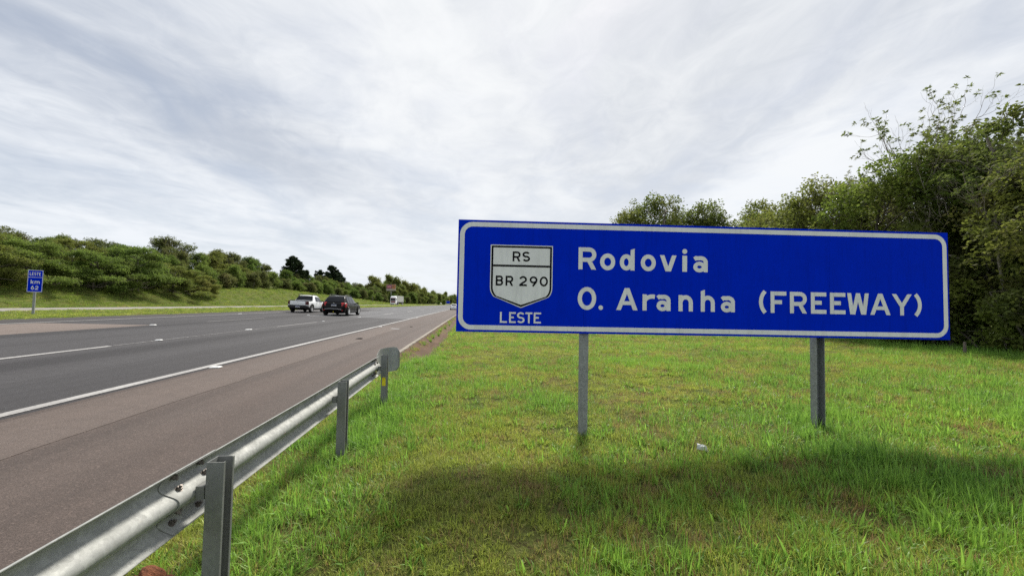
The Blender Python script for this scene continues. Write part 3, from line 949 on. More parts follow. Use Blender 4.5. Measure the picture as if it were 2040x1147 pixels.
def arch(parent, y, r, x, side, mat, wdt=.05, t=.02, zc=None, drop=0.0):
    """wheel arch lip"""
    zc = zc or r; mb = MB()
    for rr in (r, r + wdt):
        pass
    pts = []
    for k in range(17):
        a = R(-8 + 196 * k / 16)
        for rr, xx in ((r, x), (r + wdt, x), (r + wdt, x + side * t), (r, x + side * t)):
            pts.append((xx, y + rr * math.cos(a), zc + rr * math.sin(a)))
    mb.v = pts
    for k in range(16):
        for j in range(4):
            mb.f.append((k * 4 + j, k * 4 + (j + 1) % 4, k * 4 + 4 + (j + 1) % 4, k * 4 + 4 + j))
    return fix_normals(mb.build('wheel_arch', mat, parent, True, 40))

def arch_shade(parent, y, r, x, side, zc):
    """flat near-black face painting the shade of the wheel opening, just proud of the body side"""
    v = [(x, y + r * math.cos(R(a)), zc + r * math.sin(R(a))) for a in range(-20, 201, 11)]
    return MB().add(v, [tuple(range(len(v)))]).build('wheel_well_shade', M['gap'], parent)  # no real hollow: its shade is put into the black of this face

def plate(parent, x, y, z, w=.40, h=.13):
    o = MB().box(x - w / 2, x + w / 2, y - .012, y, z - h / 2, z + h / 2, .003).build('number_plate', M['plate'], parent)
    MB().box(x - w / 2 + .004, x + w / 2 - .004, y - .0135, y - .0125, z + h / 2 - .033, z + h / 2 - .004).build('plate_band', M['plate_band'], o)
    m = MB()
    for k in range(7):
        xa = x - w / 2 + .035 + k * .049
        m.box(xa, xa + .026, y - .0135, y - .0125, z - h / 2 + .018, z + h / 2 - .045)
    m.build('plate_characters', M['plate_ink'], o)
    return o

def mirror(parent, side, x, y, z, mat):
    mb = MB().box(min(x, x + side * .20), max(x, x + side * .20), y - .05, y + .06, z - .06, z + .07, .025)
    mb.box(min(x - side * .06, x + side * .03), max(x - side * .06, x + side * .03), y - .02, y + .03, z - .05, z - .02)
    return mb.build('wing_mirror', mat, parent, True, 60)

def road_place(o, x, y):
    """stand a vehicle on the tilted carriageway"""
    dz = float(cross_z(x + .8) - cross_z(x - .8)) / 1.6
    o.location = (x, y, float(cross_z(x)) + .010)
    o.rotation_euler = (0, math.atan(-dz), 0)

# black crossover
def make_suv():
    e = empty('crossover_car', label='black crossover car with red tail lights and roof bars in the middle lane', cat='car', group='vehicles driving away on the motorway')
    #        y     zb   zbelt zroof  wlow wbelt wroof
    c = Car([(0.00, .46, .72, .735, .66, .70, .64), (.05, .36, .98, .990, .80, .84, .76), (.16, .30, 1.03, 1.07, .87, .90, .80), (.30, .28, 1.055, 1.26, .90, .925, .77), (.52, .27, 1.06, 1.52, .91, .935, .70),
             (.70, .26, 1.055, 1.615, .91, .94, .665), (1.30, .25, 1.03, 1.665, .92, .94, .645), (2.10, .25, 1.00, 1.665, .92, .94, .645), (2.60, .25, .985, 1.59, .92, .94, .65), (3.10, .25, .97, 1.28, .92, .935, .70), (3.42, .25, .97, 1.02, .92, .93, .80),
             (3.9, .26, .90, .955, .91, .92, .78), (4.35, .28, .80, .86, .88, .88, .70), (4.62, .34, .62, .70, .78, .78, .58), (4.72, .42, .54, .58, .60, .62, .40)])
    c.body(M['car_black'], e)
    c.slope_window('rear_window', .16, .66, M['glass'], e, .06, .10, .90)
    c.slope_window('windscreen', 3.40, 2.62, M['glass'], e, .06, .08, .92)
    for sd in (-1, 1):
        c.side_window(.62, .80, 1.20, 1.24, sd, M['glass'], e)
        c.side_window(1.27, 1.30, 2.05, 2.02, sd, M['glass'], e)
        c.side_window(2.12, 2.08, 3.02, 2.55, sd, M['glass'], e)
        mb = MB()
        mb.tube([(sd * .60, .75, 1.63), (sd * .605, .85, 1.70), (sd * .60, 1.6, 1.735), (sd * .60, 2.3, 1.725), (sd * .61, 2.42, 1.66)], .02, 6)
        mb.build('roof_bar', M['trim'], e, True)
        # tail lamp: tall lens wrapping the rear corner
        mb = MB()
        rings = []
        for z, yo, wo in ((.70, .0, .0), (.76, .0, .02), (.92, .0, .02), (1.02, .04, .0), (1.08, .12, -.05)):
            rings.append([(sd * (.60 + wo), .010 + yo, z), (sd * (.80 + wo), .045 + yo, z), (sd * (.905 + wo), .14 + yo, z), (sd * (.945 + wo), .34 + yo * .6, z), (sd * .80, .36 + yo * .6, z), (sd * .60, .2 + yo, z)])
        mb.loft(rings, True, True)
        fix_normals(mb.build('tail_light', M['red_light'], e, True, 40))
        for y in (.90, 3.75):
            arch_shade(e, y, .43, sd * .962, sd, .38)
            arch(e, y, .41, sd * .955, sd, M['car_black'], .05, .02, .38)
            wheel(e, sd * .880, y, .375, .235, sd, spokes=6)
        mirror(e, sd, sd * .93, 2.98, 1.06, M['car_black'])
        MB().box(min(sd * .90, sd * .95), max(sd * .90, sd * .95), 1.32, 3.30, .30, .40, .02).build('sill', M['trim'], e)
        for y in (1.45, 2.35): MB().box(min(sd * .945, sd * .965), max(sd * .945, sd * .965), y, y + .2, .86, .89, .006).build('door_handle', M['car_black'], e)
    plate(e, 0.02, -.005 + .015, .86)
    mbb = MB(); r = []
    for z, y, w in ((.34, .04, .70), (.42, -.03, .78), (.56, -.05, .82), (.66, -.01, .80)):
        r.append([(-w, y + .12, z), (-w * .8, y + .02, z), (0, y - .015, z), (w * .8, y + .02, z), (w, y + .12, z), (w, y + .3, z), (-w, y + .3, z)])
    mbb.loft(r, True, True); fix_normals(mbb.build('rear_bumper', M['car_black'], e, True, 40))
    MB().tube([(-.66, -.055, .52), (-.3, -.075, .575), (.3, -.075, .575), (.66, -.055, .52)], .012, 6).build('bumper_strip', M['chrome'], e)
    for sd in (-1, 1): MB().box(sd * .72 - .06, sd * .72 + .06, -.072, -.045, .44, .49, .008).build('reflector', M['red_light'], e)
    MB().box(-.14, .14, .60, .66, 1.605, 1.632, .006).build('brake_light', M['lamp_clear'], e)
    MB().box(-.05, .05, .015, .035, 1.00, 1.05, .01).build('badge', M['chrome'], e)
    MB().tube([(.05, -.02, .30), (.05, -.13, .32), (.05, -.14, .37)], .02, 6).build('tow_hook', M['yellow'], e)
    MB().box(-.55, .55, .45, 4.3, .20, .32, .03).build('underbody', M['gap'], e)
    return e
suv = make_suv(); road_place(suv, -11.72, 34.35); suv.scale = (1.04, 1.04, 1.04)

# white pickup
def make_pickup():
    e = empty('pickup_truck', label='white double-cab pickup with black bumper and bed cover in the left lane', cat='pickup', group='vehicles driving away on the motorway')
    c = Car([(0.00, .60, .90, 1.02, .80, .82, .80), (.04, .50, 1.00, 1.06, .85, .86, .82), (.20, .46, 1.02, 1.075, .87, .88, .83), (1.20, .40, 1.02, 1.09, .88, .89, .84), (1.32, .38, 1.03, 1.12, .88, .89, .80), (1.52, .36, 1.035, 1.38, .88, .89, .74), (1.72, .34, 1.03, 1.585, .88, .89, .67),
             (2.00, .33, 1.02, 1.625, .88, .89, .655), (2.60, .33, 1.00, 1.63, .88, .89, .655), (3.05, .33, .99, 1.52, .88, .885, .67), (3.45, .33, .985, 1.18, .88, .88, .73), (3.62, .33, .985, 1.04, .88, .875, .78), (4.2, .34, .94, 1.00, .86, .86, .74), (4.50, .38, .80, .88, .80, .80, .64), (4.66, .45, .62, .70, .66, .66, .5)])
    c.body(M['car_white'], e)
    c.slope_window('rear_window', 1.30, 1.74, M['glass'], e, .03, .10, .90)
    c.slope_window('windscreen', 3.58, 2.70, M['glass'], e, .05, .08, .92)
    for sd in (-1, 1):
        c.side_window(1.86, 1.94, 2.52, 2.50, sd, M['glass'], e)
        c.side_window(2.60, 2.57, 3.40, 2.98, sd, M['glass'], e)
        mb = MB()
        mb.tube([(sd * .60, 1.55, 1.56), (sd * .62, 1.62, 1.70), (sd * .61, 2.3, 1.73), (sd * .61, 2.62, 1.68)], .024, 6)
        mb.build('roof_bar', M['trim'], e, True)
        mb = MB(); r = []
        for z in (.74, .80, 1.00, 1.055):
            d = .0 if .75 < z < 1.04 else -.02
            r.append([(sd * .675, -.022 - d, z), (sd * .82, -.018 - d, z), (sd * .885, .05, z), (sd * .90, .24 - .1 * (z > 1.0), z), (sd * .70, .24, z)])
        mb.loft(r, True, True); fix_normals(mb.build('tail_light', M['dark_red'], e, True, 40))
        for y in (.98, 3.72):
            arch_shade(e, y, .42, sd * .912, sd, .37)
            arch(e, y, .40, sd * .905, sd, M['trim'], .085, .03, .37)
            wheel(e, sd * .825, y, .345, .215, sd, spokes=5)
        mirror(e, sd, sd * .88, 3.32, 1.08, M['trim'])
        MB().box(min(sd * .87, sd * .925), max(sd * .87, sd * .925), 1.40, 3.30, .33, .44, .02).build('sill', M['trim'], e)
        for y in (2.0, 2.72): MB().box(min(sd * .90, sd * .918), max(sd * .90, sd * .918), y, y + .19, .90, .93, .006).build('door_handle', M['trim'], e)
        MB().box(sd * .80 - .05, sd * .80 + .05, .1, 1.25, 1.085, 1.115, .012).build('bed_rail', M['trim'], e)
    MB().box(-.665, .665, -.022, .03, .70, 1.065, .02).build('tailgate', M['car_white'], e, True, 40)
    MB().box(-.40, .40, -.028, -.0225, .86, .90, .003).build('tailgate_crease', M['rim'], e)
    MB().box(-.05, .05, -.032, -.0225, .95, 1.0, .003).build('badge', M['chrome'], e)
    MB().box(-.72, .72, .03, 1.28, 1.078, 1.13, .02).build('bed_cover', M['trim'], e)
    r = []; mb = MB()
    for z, y, w in ((.36, .08, .76), (.46, -.06, .86), (.62, -.09, .89), (.70, -.03, .87)):
        r.append([(-w, y + .14, z), (-w * .85, y + .02, z), (0, y, z), (w * .85, y + .02, z), (w, y + .14, z), (w, y + .42, z), (-w, y + .42, z)])
    mb.loft(r, True, True); fix_normals(mb.build('rear_bumper', M['trim'], e, True, 40))
    plate(e, 0.05, -.09, .54)
    MB().tube([(-.60, 1.62, 1.60), (-.58, 1.60, 1.70), (.58, 1.60, 1.70), (.60, 1.62, 1.60)], .022, 6).build('roll_bar', M['trim'], e)
    MB().box(-.5, .5, .5, 4.2, .24, .36, .03).build('underbody', M['gap'], e)
    return e
pick = make_pickup(); road_place(pick, -16.1, 37.9)

# white hatchback on the shoulder
def make_hatch(label, grp=None):
    e = empty('hatchback_car', label=label, cat='car', group=grp)
    c = Car([(0.00, .45, .70, .72, .66, .68, .62), (.05, .34, .92, .94, .78, .80, .72), (.18, .28, .97, 1.05, .82, .85, .72), (.42, .26, .985, 1.34, .84, .86, .64), (.62, .25, .98, 1.45, .84, .86, .59), (1.2, .24, .96, 1.50, .85, .87, .575), (1.9, .24, .94, 1.49, .85, .87, .575), (2.3, .24, .93, 1.40, .85, .86, .59), (2.75, .24, .91, 1.12, .85, .86, .66), (3.0, .24, .90, .95, .84, .85, .72), (3.6, .27, .78, .84, .80, .80, .62), (3.85, .36, .58, .64, .64, .64, .48)])
    c.body(M['car_white'], e)
    c.slope_window('rear_window', .16, .60, M['glass'], e, .06, .10, .92)
    c.slope_window('windscreen', 2.96, 2.32, M['glass'], e, .06, .08, .92)
    for sd in (-1, 1):
        c.side_window(.62, .80, 1.45, 1.42, sd, M['glass'], e)
        c.side_window(1.52, 1.48, 2.66, 2.26, sd, M['glass'], e)
        MB().box(min(sd * .66, sd * .84), max(sd * .66, sd * .84), .005, .16, .72, .98, .03).build('tail_light', M['red_light'], e)
        for y in (.62, 3.08):
            arch_shade(e, y, .36, sd * .882, sd, .31); wheel(e, sd * .80, y, .30, .19, sd)
        mirror(e, sd, sd * .86, 2.62, .98, M['car_white'])
    MB().box(-.74, .74, -.03, .12, .36, .56, .04).build('rear_bumper', M['car_white'], e, True, 50)
    plate(e, 0, -.005 + .02, .80)
    MB().box(-.5, .5, .4, 3.4, .18, .30, .03).build('underbody', M['gap'], e)
    return e
h1 = make_hatch('white hatchback far ahead on the shoulder beside the sign edge', 'vehicles driving away on the motorway'); road_place(h1, -4.85, 100.0)
h2 = copy_tree(h1); h2['label'] = 'tiny white car far off on the opposite carriageway before the blue sign'; h2['group'] = 'oncoming vehicles'
h2.location = (-27.6, 340, 1.24); h2.rotation_euler = (0, 0, math.pi)

# oncoming lorry
M['trailer'] = plain('pale_trailer_tarpaulin', (0.36, 0.37, 0.34), 0.7, var=.08)
M['cab_red'] = plain('dark_red_cab_front', (0.16, 0.025, 0.022), 0.35)
def make_truck():
    e = empty('articulated_lorry', label='oncoming lorry with white cab, dark red front and pale box trailer', cat='truck', group='oncoming vehicles')
    # built facing -y (towards us); y = 0 at the front bumper
    r = []; mb = MB()
    for z, y0, w in ((.55, .06, 1.20), (.9, 0.0, 1.24), (1.9, .02, 1.24), (2.9, .22, 1.22), (3.35, .55, 1.16), (3.75, 1.1, 1.08)):
        r.append([(-w, y0 + .18, z), (-w * .85, y0, z), (w * .85, y0, z), (w, y0 + .18, z), (w, 2.2, z), (-w, 2.2, z)])
    mb.loft(r, True, True); fix_normals(mb.build('cab', M['car_white'], e, True, 35))
    MB().add([(-1.04, .005, 1.75), (1.04, .005, 1.75), (1.0, .17, 2.72), (-1.0, .17, 2.72)], [(0, 1, 2, 3)]).build('windscreen', M['glass'], e).location.y = -.012
    MB().box(-.95, .95, -.03, .1, .95, 1.62, .03).build('grille', M['cab_red'], e)
    MB().box(-1.22, 1.22, -.08, .3, .42, .86, .05).build('bumper', M['car_white'], e, True, 50)
    MB().box(-1.1, 1.1, .14, .3, 2.78, 3.0, .02).build('sun_visor', M['cab_red'], e)
    for sd in (-1, 1):
        MB().box(sd * .95 - .17, sd * .95 + .17, -.10, -.05, .56, .74, .02).build('headlight', M['lamp_clear'], e)
        MB().box(min(sd * 1.30, sd * 1.48), max(sd * 1.30, sd * 1.48), .15, .35, 1.9, 2.7, .04).build('wing_mirror', M['trim'], e)
        for y in (1.35, 4.3, 5.6, 13.2, 14.4, 15.6):
            wheel(e, sd * 1.08, y, .50, .30, sd)
    MB().box(-1.28, 1.28, 2.75, 16.6, 1.25, 3.95, .03).build('trailer_box', M['trailer'], e)
    MB().box(-1.27, 1.27, 2.9, 16.5, 1.02, 1.245, .0).build('trailer_frame', M['trim'], e)
    m = MB()
    MB().box(-.9, .9, 2.0, 6.5, .55, 1.0, .03).build('chassis', M['trim'], e)
    return e
lorry = make_truck(); lorry.location = (-34.0, 172, 1.275); lorry.rotation_euler = (0, 0, R(-1.0))

# ------------------------------------------------------------------ things along the far road
def billboard():
    X, Y = -45.5, 224; z0 = float(gz(X, Y))
    e = empty('billboard', (X, Y, z0), (0, 0, R(-14)), 'red and orange billboard on a grey pole among the far trees', 'billboard')
    zc = 9.1 + 1.7 - z0
    M['bb_red'] = plain('billboard_red', (0.24, 0.10, 0.11), .5, var=.2, scale=1.2)
    M['bb_orange'] = plain('billboard_orange', (0.42, 0.17, 0.06), .5, var=.2, scale=1.2)
    M['bb_cream'] = plain('billboard_cream', (0.42, 0.37, 0.29), .5, var=.15, scale=1.0)
    M['bb_pink'] = plain('billboard_pink', (0.55, 0.20, 0.24), .5, var=.1)
    f = MB().box(-2.8, 2.8, 0, .25, zc - 1.75, zc + 1.75, .03).build('billboard_frame', M['bb_cream'], e)
    MB().box(-2.74, .6, -.02, -.005, zc - .75, zc + 1.68).build('poster', M['bb_red'], e)
    MB().box(.62, 2.74, -.02, -.005, zc - .75, zc + 1.68).build('poster', M['bb_orange'], e)
    MB().box(-2.1, 0.1, -.03, -.021, zc - .1, zc + 1.0).build('poster_print', M['bb_pink'], e)
    MB().box(1.0, 1.7, -.03, -.021, zc + .2, zc + 1.4).build('poster_print', M['bb_red'], e)
    MB().tube([(0, .3, -.5), (0, .3, zc - .6)], .24, 10).build('pole', M['sign_post'], e, True, 60)
    MB().box(-2.6, 2.6, .1, .5, zc - 2.05, zc - 1.8).build('catwalk', M['trim'], e)
    for x in (-2.3, 2.3):
        MB().tube([(x, 0, zc + 1.7), (x, -.6, zc + 2.1)], .05, 5).build('lamp_arm', M['sign_post'], e)
    return e
billboard()
def far_sign():
    e = empty('far_direction_sign', (-17.9 - 1.0, 300, 1.0), label='small distant blue direction sign beyond the carriageway', cat='road sign')
    MB().box(-1.6, 1.6, 0, .05, .9, 2.9, .01).build('panel', M['blue'], e)
    ring_sheet(rounded(-1.52, 1.52, .98, 2.82, .15), rounded(-1.46, 1.46, 1.04, 2.76, .12), -.004).build('border', M['white'], e)
    for x in (-1, 1): MB().box(x - .06, x + .06, .06, .18, -.4, 2.6).build('post', M['sign_post'], e)
far_sign()
zz = float(gz(-41.5, 168))
dp = empty('marker_post', (-41.5, 168, zz), label='thin pale marker post on the far end of the grass bank', cat='post')
MB().tube([(0, 0, -.3), (0, 0, 2.6)], .07, 8).build('shaft', M['kerb'], dp, True, 60)
MB().tube([(0, 0, 2.6), (0, 0, 2.72)], .10, 8).build('cap', M['kerb'], dp, True, 60)

# small debris
def lump(name, seed, sx, sy, sz, mat, loc, rot, label, cat, sub=3, amp=.28):
    bm = bmesh.new(); bmesh.ops.create_icosphere(bm, subdivisions=sub, radius=1)
    r = random.Random(seed); vn = VNoise(seed, 64)
    for v in bm.verts:
        p = v.co.copy()
        d = 1 + amp * (float(vn(p.x * 1.6 + 7, p.y * 1.6 + p.z * 1.9 + 9)) - .5) * 2 + amp * .5 * (float(vn(p.x * 5 + 3, p.z * 5 + p.y * 4 + 20)) - .5) * 2
        v.co = Vector((p.x * sx * d, p.y * sy * d, p.z * sz * d))
    me = bpy.data.meshes.new(name); bm.to_mesh(me); bm.free(); me.materials.append(mat); me.shade_smooth()
    o = link(bpy.data.objects.new(name, me)); o.location = loc; o.rotation_euler = rot
    return tag(o, label, cat)
def rust_rock():
    t = NT('red_brown_rock'); p = t.pos(obj=True)
    a = t.noise(t.pos((1, 4, 4), obj=True), 9, 6, .7); b = t.noise(p, 40, 4, .7)
    c = t.mix(t.rng(a, .35, .65), (.10, .035, .018), (.30, .115, .055)); c = t.mix(t.rng(b, .5, .7, 0, .6), c, (.045, .02, .012))
    t.set(c, .9, 0, .2); t.bump(a, .9, .03); return t.m
M['rock'] = rust_rock()
lump('rock', 3, .20, .10, .085, M['rock'], (-1.70, 2.36, .06), (.1, .1, R(-25)), 'red-brown rock lying in the grass under the guard rail', 'rock', 4, .35)
M['scrap'] = plain('tyre_scrap', (.03, .028, .026), .8)
lump('rubber_scrap', 8, .16, .07, .03, M['scrap'], (-4.88, 17.6, float(cross_z(-4.88)) + .02), (0, 0, .4), 'small dark rubber scrap on the tan strip of the shoulder', 'debris', 2)
lump('rubber_scrap', 9, .12, .08, .03, M['scrap'], (-4.2, 27.5, float(cross_z(-4.2)) + .02), (0, 0, 1.1), 'smaller dark rubber scrap further along the shoulder', 'debris', 2)
# crumpled paper in the grass
bm = bmesh.new(); bmesh.ops.create_grid(bm, x_segments=8, y_segments=6, size=1)
rr = random.Random(4)
for v in bm.verts:
    x, y = v.co.x, v.co.y
    v.co = Vector((x * .065, y * .035 + .012 * math.sin(x * 3), .05 - .045 * x * x * .7 - .03 * y * y + rr.uniform(-.006, .006) - .028 * x))
me = bpy.data.meshes.new('paper_scrap'); bm.to_mesh(me); bm.free()
M['paper'] = plain('grey_white_paper', (.55, .57, .54), .7); me.materials.append(M['paper'])
o = link(bpy.data.objects.new('paper_scrap', me)); o.location = (2.42, 3.98, .075); o.rotation_euler = (.5, .2, R(-20))
sm = o.modifiers.new('thickness', 'SOLIDIFY'); sm.thickness = .0015
tag(o, 'crumpled pale scrap of paper lying in the grass before the sign', 'litter')
# old stake at the edge of the wood
st = MB().tube([(0, 0, -.2), (.01, 0, .15), (.03, .01, .36)], [.045, .04, .03], 8)
M['stake'] = plain('weathered_wood', (.13, .105, .085), .9, var=.3, scale=14)
o = st.build('wooden_stake', M['stake'], None, True, 50); o.location = (14.4, 10.2, float(gz(14.4, 10.2)))
tag(o, 'short weathered wooden stake at the edge of the right-hand wood', 'stake')
# ------------------------------------------------------------------ trees
def leaf_material(name, dark, lite, warm, warm_amt=0.25, trans=0.48, rough=0.62):
    t = NT(name)
    at = t.n('ShaderNodeAttribute'); at.attribute_name = 'tone'; tone = at.outputs['Fac']
    oi = t.n('ShaderNodeObjectInfo')
    p = t.pos()
    clump = t.noise(p, 0.55, 3, .6)
    c = t.mix(tone, dark, lite)
    w = t.n('ShaderNodeMath'); w.operation = 'MULTIPLY'
    t.l(t.rng(clump, .45, .70), w.inputs[0]); w.inputs[1].default_value = warm_amt
    c = t.mix(w.outputs[0], c, warm)
    hsv = t.n('ShaderNodeHueSaturation'); t.l(c, hsv.inputs['Color'])
    t.l(t.rng(oi.outputs['Random'], 0, 1, .475, .515), hsv.inputs['Hue'])
    t.l(t.rng(oi.outputs['Random'], 0, 1, 1.15, .85), hsv.inputs['Value'])
    c = hsv.outputs[0]
    t.set(c, rough, 0, .12)
    tr = t.n('ShaderNodeBsdfTranslucent')
    bright = t.mix(.5, c, lite, 'ADD')
    t.l(t.mix(.35, c, (lite[0] * 1.5, lite[1] * 1.6, lite[2])), tr.inputs['Color'])
    mx = t.n('ShaderNodeMixShader'); mx.inputs[0].default_value = trans
    t.l(t.b.outputs[0], mx.inputs[1]); t.l(tr.outputs[0], mx.inputs[2])
    t.l(mx.outputs[0], t.out.inputs[0])
    return t.m
M['leaf_olive'] = leaf_material('olive_leaves', (.055, .078, .020), (.200, .235, .060), (.21, .145, .065), .42)
M['leaf_dark'] = leaf_material('dark_leaves', (.042, .064, .020), (.175, .215, .060), (.20, .115, .065), .45)
M['leaf_fresh'] = leaf_material('fresh_leaves', (.060, .105, .022), (.190, .255, .055), (.19, .15, .055), .35)
M['leaf_bank'] = leaf_material('bank_leaves', (.052, .092, .022), (.172, .245, .058), (.21, .19, .07), .35)
M['leaf_brown'] = leaf_material('brownish_leaves', (.056, .078, .028), (.160, .185, .064), (.18, .12, .068), .5)
M['needles'] = leaf_material('conifer_needles', (.014, .030, .014), (.042, .066, .030), (.05, .05, .03), .2, .15)
M['bark'] = plain('grey_bark', (.115, .098, .080), .9, var=.35, scale=9, bump=.5)
M['bark_pale'] = plain('pale_bark', (.23, .20, .165), .9, var=.3, scale=9, bump=.5)

def mesh_np(name, V, F, mat, tone=None, smooth_=False):
    me = bpy.data.meshes.new(name)
    V = np.asarray(V, np.float32); F = np.asarray(F, np.int32)
    k = F.shape[1]
    me.vertices.add(len(V)); me.vertices.foreach_set('co', V.ravel())
    me.loops.add(F.size); me.loops.foreach_set('vertex_index', F.ravel())
    me.polygons.add(len(F))
    me.polygons.foreach_set('loop_start', np.arange(0, F.size, k, dtype=np.int32))
    me.polygons.foreach_set('loop_total', np.full(len(F), k, np.int32))
    if tone is not None:
        a = me.attributes.new('tone', 'FLOAT', 'FACE'); a.data.foreach_set('value', np.asarray(tone, np.float32))
    me.update(); me.validate()
    if smooth_: me.shade_smooth()
    me.materials.append(mat)
    return me

def unit(v): return v / np.maximum(1e-9, np.linalg.norm(v, axis=-1, keepdims=True))

def leaves(P, D, L, Wd, rng, droop=0.15):
    """rhombic leaves, one slightly folded quad each: base P, direction D, length L"""
    n = len(P)
    D = unit(D)
    side = unit(np.cross(D, rng.normal(size=(n, 3)) + np.array([0, 0, 1.6])))
    L = L[:, None]; Wd = Wd[:, None]
    tip = P + D * L + np.array([0, 0, -1.0]) * L * droop
    mid = P + D * L * .45
    nrm = np.cross(D, side)
    a = mid + side * Wd + nrm * Wd * .25; b = mid - side * Wd + nrm * Wd * .25
    V = np.stack([P, a, tip, b], 1).reshape(-1, 3)
    F = np.arange(n * 4).reshape(-1, 4)
    return V, F

def tubes_np(segs, sides=5):
    """segs: list of (pts, radii)"""
    V, F, base = [], [], 0
    for pts, rad in segs:
        pts = np.asarray(pts, float); m = len(pts)
        d = unit(np.gradient(pts, axis=0))
        ref = np.where(np.abs(d[:, 2:3]) < .9, np.array([[.3, .2, 1.0]]), np.array([[1.0, .1, 0]]))
        u = unit(np.cross(d, ref)); w = np.cross(d, u)
        sd = sides if max(rad) > .03 else 3
        ang = np.arange(sd) * 2 * np.pi / sd
        ring = pts[:, None] + (u[:, None] * np.cos(ang)[None, :, None] + w[:, None] * np.sin(ang)[None, :, None]) * np.asarray(rad)[:, None, None]
        V.append(ring.reshape(-1, 3))
        i = np.arange(m - 1)[:, None] * sd; j = np.arange(sd)[None, :]
        F.append(np.stack([i + j, i + (j + 1) % sd, i + sd + (j + 1) % sd, i + sd + j], -1).reshape(-1, 4) + base)
        base += m * sd
    return np.concatenate(V), np.concatenate(F)

def bend(a, b, rng, n=5, sag=0.12):
    a = np.asarray(a, float); b = np.asarray(b, float); L = np.linalg.norm(b - a)
    t = np.linspace(0, 1, n)[:, None]
    off = rng.normal(size=3) * L * sag; off2 = rng.normal(size=3) * L * sag * .5
    return a + (b - a) * t + off * np.sin(t * np.pi) + off2 * np.sin(t * 2 * np.pi)

def tree_meshes(name, seed, H, lobes, n_anchor, k_leaf, leaf, leafw, leaf_mat, bark, trunk_r=.12, trunk_top=.75, spread=1.0, shell=.5, twig=.35, up=.5, trunk_lean=(0, 0), multi=1):
    """lobes: (cx, cy, cz, rx, ry, rz) in metres"""
    rng = np.random.default_rng(seed)
    segs = []
    stems = []
    for q in range(multi):
        b0 = np.array([rng.normal() * .22 * (multi > 1), rng.normal() * .22 * (multi > 1), -.25])
        top = np.array([trunk_lean[0] + rng.normal() * (.35 if multi < 2 or H > 5 else .16) * multi, trunk_lean[1] + rng.normal() * (.35 if multi < 2 or H > 5 else .16) * multi, H * trunk_top])
        path = bend(b0, top, rng, 9, .05)
        r = np.linspace(trunk_r, trunk_r * .30, 9); r[0] *= 1.35
        segs.append((path, r)); stems.append(path)
    vol = np.array([l[3] * l[4] + l[4] * l[5] + l[3] * l[5] for l in lobes]); share = vol / vol.sum()
    AP, AD, LTn = [], [], []
    for l, s in zip(lobes, share):
        c = np.array(l[:3]); rad = np.array(l[3:])
        stem = stems[rng.integers(len(stems))]
        # limb from the nearest lower point of the stem
        z_at = max(.12 * H, c[2] - rad[2] * .4 - .35 * np.linalg.norm(c[:2]))
        i = int(np.argmin(np.abs(stem[:, 2] - z_at)))
        limb = bend(stem[i], c - np.array([0, 0, rad[2] * .25]), rng, 6, .09)
        r0 = trunk_r * .5 * (1 - .5 * i / 9)
        segs.append((limb, np.linspace(r0, r0 * .35, 6)))
        n = max(6, int(n_anchor * s))
        d = unit(rng.normal(size=(n, 3)) + np.array([0, 0, .25]))
        rr = shell + (1.03 - shell) * rng.random(n) ** .7
        # uneven surface: lumps and hollows
        lump_ = 1 + .22 * np.sin(d[:, 0] * 5.1 + seed) * np.sin(d[:, 1] * 4.3 + 1.7 * seed) + .16 * np.sin(d[:, 2] * 7 + d[:, 0] * 6)
        p = c + d * rad * (rr * lump_)[:, None]
        AP.append(p); AD.append(d); LTn.append(np.full(n, rng.random()))
        nb = max(3, min(9, n // 14))
        for b in range(nb):
            e = p[rng.integers(n)]
            br = bend(limb[-1 - int(rng.integers(0, 3))], c + (e - c) * .85, rng, 5, .10)
            segs.append((br, np.linspace(r0 * .34, .008, 5)))
        nt = int(n * twig)
        for b in rng.choice(n, nt, replace=False):
            e = p[b]; st_ = e - (e - c) * rng.uniform(.25, .5) - np.array([0, 0, .12])
            segs.append((bend(st_, e, rng, 3, .06), np.linspace(.011, .004, 3)))
    P = np.concatenate(AP); D = np.concatenate(AD)
    ax = unit(D * .8 + np.array([0, 0, up]) + rng.normal(size=P.shape) * .35)
    n = len(P)
    PP = np.repeat(P, k_leaf, 0); AX = np.repeat(ax, k_leaf, 0)
    rnd = unit(rng.normal(size=PP.shape))
    perp = unit(np.cross(AX, rnd))
    th = rng.uniform(.5, 1.45, len(PP))[:, None] * spread
    LD = AX * np.cos(th) + perp * np.sin(th)
    PP = PP + rng.normal(size=PP.shape) * leaf * .55 - AX * rng.random(len(PP))[:, None] * leaf * .9
    ll = leaf * rng.uniform(.7, 1.25, len(PP))
    V, F = leaves(PP, LD, ll, ll * leafw, rng)
    ctone = np.repeat(rng.random(n), k_leaf); ltone = np.repeat(np.concatenate(LTn), k_leaf)
    tone = np.clip(ltone * .50 + ctone * .30 + rng.random(len(PP)) * .45 - .12, 0, 1)
    crown = mesh_np(name + '_crown', V, F, leaf_mat, tone)
    tv, tf = tubes_np(segs)
    trunk = mesh_np(name + '_trunk', tv, tf, bark, None, True)
    return trunk, crown

def place_tree(kind, meshes, x, y, s=1.0, rz=0.0, label=None, cat='tree', group=None, sz=None, dz=0.0):
    e = empty(kind, (x, y, float(gz(x, y)) + dz), (0, 0, rz), label, cat, group)
    e.scale = (s, s, sz or s)
    for nm, me in zip(('trunk', 'crown'), meshes):
        link(bpy.data.objects.new(nm, me), e)
    return e

